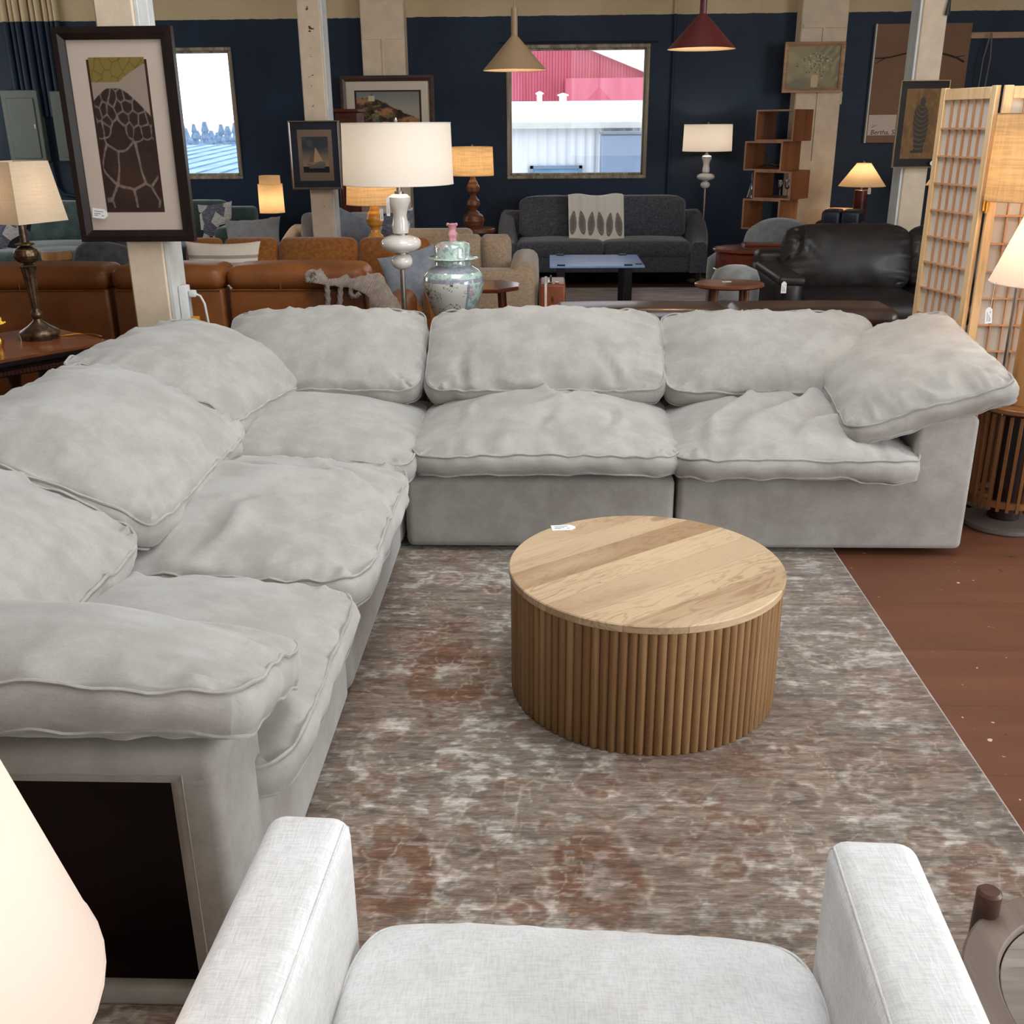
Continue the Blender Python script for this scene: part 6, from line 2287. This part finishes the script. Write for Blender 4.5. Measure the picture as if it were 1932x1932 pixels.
price_tag('white price tag lying on the low oval two tier table', (tgp.x, y + .03, oz + .001), Matrix.Rotation(.1, 4, 'Z'), (.06, .035), group=None)
# pale grey barrel chair and ottoman
c = P(1470, 415, 'y', 9.3)
gr = fabric('sage_grey_velvet', (112, 116, 116), (132, 136, 134), scale=8, thread=260, sheen=.5)
T = thing('barrel_chair', 'grey velvet barrel chair with rounded back behind the oval table', 'armchair', (c.x, 9.0, 0))
b = MB()
rows = []
for j in range(15):
    t = j / 14
    row = []
    for i in range(29):
        a = math.radians(-125 + 250 * i / 28)
        zt_ = .42 + (c.z - .42) * max(0, math.cos(a * .72)) ** .8
        z = .08 + (zt_ - .08) * t
        r = .34 + .03 * math.sin(t * PI)
        row.append((c.x + r * math.sin(a), 9.0 + r * math.cos(a), z))
    rows.append(row)
b.grid(rows)
rows2 = [[((p[0] - c.x) * .78 + c.x, (p[1] - 9.0) * .78 + 9.0, p[2]) for p in r] for r in rows]
b.grid([r[::-1] for r in rows2])
b.grid([rows[-1], [((a_[0] + b_[0]) / 2, (a_[1] + b_[1]) / 2, a_[2] + .02) for a_, b_ in zip(rows[-1], rows2[-1])], rows2[-1]])
part('backrest', b, gr, T, 60)
part('seat', MB().lathe([(.24, .10), (.27, .14), (.28, .38), (.26, .43), (.15, .45), (.001, .455)], (c.x, 8.95, 0), 40), gr, T, 60)
part('base', MB().cyl((c.x, 9.0, 0), .22, 0, .1, 32), X['black'], T)
c = P(1366, 505, 'y', 8.82)
T = thing('tub_chair', 'round grey velvet tub seat under the oval rosewood table', 'chair', (c.x + .02, 8.82, 0))
part('body', MB().lathe([(.14, .02), (.16, .06), (.165, .42), (.16, .52), (.11, .56), (.001, .565)], (c.x + .02, 8.82, 0), 48), gr, T, 60)
part('base', MB().cyl((c.x + .02, 8.82, 0), .15, 0, .03, 32), X['black'], T)
c = P(1392, 503, 'y', 7.15)
T = thing('ottoman', 'small grey velvet stool behind the low oval table', 'ottoman', (c.x, 7.2, 0))
part('body', MB().lathe([(.15, .05), (.16, .08), (.165, c.z - .09), (.14, c.z - .03), (.07, c.z), (.001, c.z + .002)], (c.x, 7.2, 0), 48), gr, T, 60)
part('base', MB().cyl((c.x, 7.2, 0), .13, 0, .06, 32), X['black'], T)
# navy leather recliner back
c = P(1545, 440, 'y', 9.6)
d_ = P(1634, 440, 'y', 9.6)
zN = P(1590, 397, 'y', 9.6).z
T = thing('leather_recliner', 'navy leather recliner back below the cone shade lamp', 'armchair', ((c.x + d_.x) / 2, 9.7, 0))
nl = X['navy_leather']
ra_ = math.radians(-24)
pv = ((c.x + d_.x) / 2, 9.7, 0)
w = d_.x - c.x
part('backrest', MB().bx(c.x, d_.x, 9.6, 9.85, .0, zN - .10, .03, 4).rotz(ra_, pv), nl, T, 50)
for s in (0, 1):
    part('back_cushion', MB().bx(c.x + .06 + s * (w - .08) / 2, c.x + .05 + (s + 1) * (w - .08) / 2, 9.55, 9.82, zN - .16, zN, .03, 4, puff=.008).rotz(ra_, pv), nl, T, 50)
part('seat', MB().bx(c.x, d_.x, 9.8, 10.4, .15, .45, .05, 4).rotz(ra_, pv), nl, T, 50)
# cone lamp on table
y = 10.7
c = P(1626, 350, 'y', y)
k = (Vector((c.x, y, 1.0)) - CAM).dot(FW) / FOC
zq = lambda r: P(1622, r, 'y', y).z
zt_ = zq(448)
lamp('table_lamp', 'dark wood cylinder lamp with sloping linen shade on the right', 'table lamp', c.x, y, zt_, [('wood_base', X['dark_wood'], [(11.5 * k, 0), (12 * k, .01), (12 * k, zq(359) - zt_), (10 * k, zq(358) - zt_)]), ('neck', X['brass'], [(.008, zq(359) - zt_ - .01), (.008, zq(345) - zt_)])],
     (43 * k, zq(351) - zt_, 13 * k, zq(308) - zt_), X['shade_warm'], 8)
price_tag('small white tag under the sloping linen shade', (c.x + .07, y - .03, zq(360)), TRS((0, 0, 0), rx=90).to_3x3().to_4x4() @ Matrix.Rotation(PI / 2, 4, 'Z'), (.06, .03), group=None, strung=[(c.x + .07, y - .03, zq(356)), (c.x + .05, y - .02, zq(350))])
T = thing('media_console', 'low dark console under the lamps on the right', 'console', (c.x, y, 0))
part('body', MB().bx(c.x - .22, c.x + 1.6, y - .2, y + .45, .0, zt_ - .02, .006, 1), X['frame_dark'], T)
part('top', MB().bx(c.x - .24, c.x + 1.62, y - .22, y + .47, zt_ - .02, zt_, .004, 1), X['frame_dark'], T)
y2 = 11.0
c2 = P(1584, 405, 'y', y2)
lamp('table_lamp', 'small yellow lit drum lamp behind the navy recliner', 'table lamp', c2.x, y2, zt_, [('base', X['brass'], [(.06, 0), (.06, .012), (.01, .02), (.01, .2)])],
     (.15, P(1581, 432, 'y', y2).z - zt_, .14, P(1581, 394, 'y', y2).z - zt_), X['shade_warm'], 10, finial=False)
c3 = P(1757, 349, 'y', 10.9)
lamp('table_lamp', 'yellow cone lamp between the right post and the shoji screen', 'table lamp', c3.x + .12, 10.9, zt_, [('base', X['black'], [(.05, 0), (.06, .02), (.05, P(1757, 352, 'y', 10.9).z - zt_)])],
     (.17, P(1757, 350, 'y', 10.9).z - zt_, .08, P(1757, 341, 'y', 10.9).z - zt_ + .1), X['shade_warm'], 7, finial=False)

# stepped cube shelf
y = 10.75
ph = math.radians(-38)
k = (Vector((2.0, y, 1.2)) - CAM).dot(FW) / FOC
T = thing('cube_shelf', 'stepped walnut shelf of five staggered open cubes by the right pilaster', 'shelf', (2.2, y, 0))
edges = [P(1458, r, 'y', y).z for r in (207, 266, 321, 374, 431)] + [.02]
offs = (.10, .0, .12, .02, .12)
ax = Vector((math.cos(ph), math.sin(ph), 0))
pv0 = P(1397, 400, 'y', y)
cw = .40
pv_ = Vector((pv0.x, y, 0))
cubes = []
for i in range(5):
    z1, z0_ = edges[i], edges[i + 1]
    o = offs[i]
    M = Matrix.Translation(pv_) @ Matrix.Rotation(ph, 4, 'Z') @ Matrix.Translation((o, 0, 0))
    t = .016
    b = MB()
    b.bx(0, t, 0, cw, z0_, z1)
    b.bx(cw - t, cw, 0, cw, z0_, z1)
    b.bx(t, cw - t, 0, cw, z0_, z0_ + t)
    b.bx(t, cw - t, 0, cw, z1 - t, z1)
    cb = part('open_cube', b.xf(M), X['shelf_wood'], T, 20)
    f = MB()
    q = .003
    f.bx(0, t, -q, 0, z0_, z1)
    f.bx(cw - t, cw, -q, 0, z0_, z1)
    f.bx(t, cw - t, -q, 0, z0_, z0_ + t)
    f.bx(t, cw - t, -q, 0, z1 - t, z1)
    f.xf(M).xf(_world(cb).inverted())
    o_ = bpy.data.objects.new('front_edge', finish('front_edge', f, X['shelf_edge'], 20))
    COL.objects.link(o_)
    o_.parent = cb
    cubes.append((M, z0_, z1))


def goblet(x, y, z, h, lb):
    pr = [(.030, 0), (.030, .003), (.006, .008), (.005, h * .2), (.009, h * .3), (.005, h * .38), (.005, h * .48), (.024, h * .58), (.030, h * .75), (.028, h), (.0265, h), (.028, h * .75), (.022, h * .6), (.002, h * .55)]
    return single('goblet', lb, 'glass', MB().lathe([(r, z + q) for r, q in pr], (x, y, 0), 20, close=False), X['wine_glass'], 'cut crystal goblets in the third cube')


M, z0_, z1 = cubes[2]
for i, (gx, gy) in enumerate(((.24, .10), (.32, .09), (.27, .2), (.345, .19))):
    p = M @ Vector((gx, gy, 0))
    goblet(p.x, p.y, z0_ + .016, .165, 'crystal goblet in the third shelf cube, %s' % ('front one on the left', 'front one on the right', 'rear one on the left', 'rear one on the right')[i])
M3, z3, z4 = cubes[3]
p = M3 @ Vector((.045, .08, 0))
single('decanter', 'pointed clear glass decanter standing on the ledge of the fourth cube', 'decanter', MB().lathe([(.045, z4), (.05, z4 + .01), (.03, z4 + .08), (.012, z4 + .14), (.011, z4 + .17), (.018, z4 + .18), (.009, z4 + .20), (.014, z4 + .23), (.003, z4 + .25)], (p.x, p.y, 0), 20), X['wine_glass'])
M1, z5, z6 = cubes[1]
b = MB()
q0 = [M1 @ Vector((x_, y_, z5 + .016 + z_)) for x_, y_, z_ in ((.10, .12, .015), (.16, .14, .035), (.23, .13, .045), (.30, .16, .03), (.36, .15, .05))]
b.tube(q0, lambda t: .016 * (1 - .5 * abs(2 * t - 1)), 8)
b.tube([q0[1], q0[1] + Vector((.02, .02, .07)), q0[1] + Vector((.0, .03, .10))], .012, 7)
b.tube([q0[2], q0[2] + Vector((.05, -.03, -.02))], .012, 7)
b.tube([q0[1], q0[1] + Vector((-.04, -.03, -.018))], .011, 7)
single('driftwood', 'dark twisted driftwood ornament in the second shelf cube', 'ornament', b, X['frame_brown'])

# switch box on the pilaster side and dark cable on the right post
c = P(1575, 185, 'y', 11.45)
single('switch_box', 'small pale switch box beside the blossom painting', 'switch', MB().bx(2.975, 3.01, 11.42, 11.47, c.z - .06, c.z + .06, .004, 1), X['cream_paint'])
c = P(1789, 20, 'y', 8.48)
single('hanging_cable', 'black cable and plug hanging on the right post', 'cable', MB().tube([(c.x + .0, 8.485, c.z - .03), (c.x + .005, 8.485, c.z + .1), (c.x + .02, 8.485, c.z + .5), (c.x + .03, 8.485, ZC)], lambda t: .02 if t < .3 else .007, 8), X['black'])
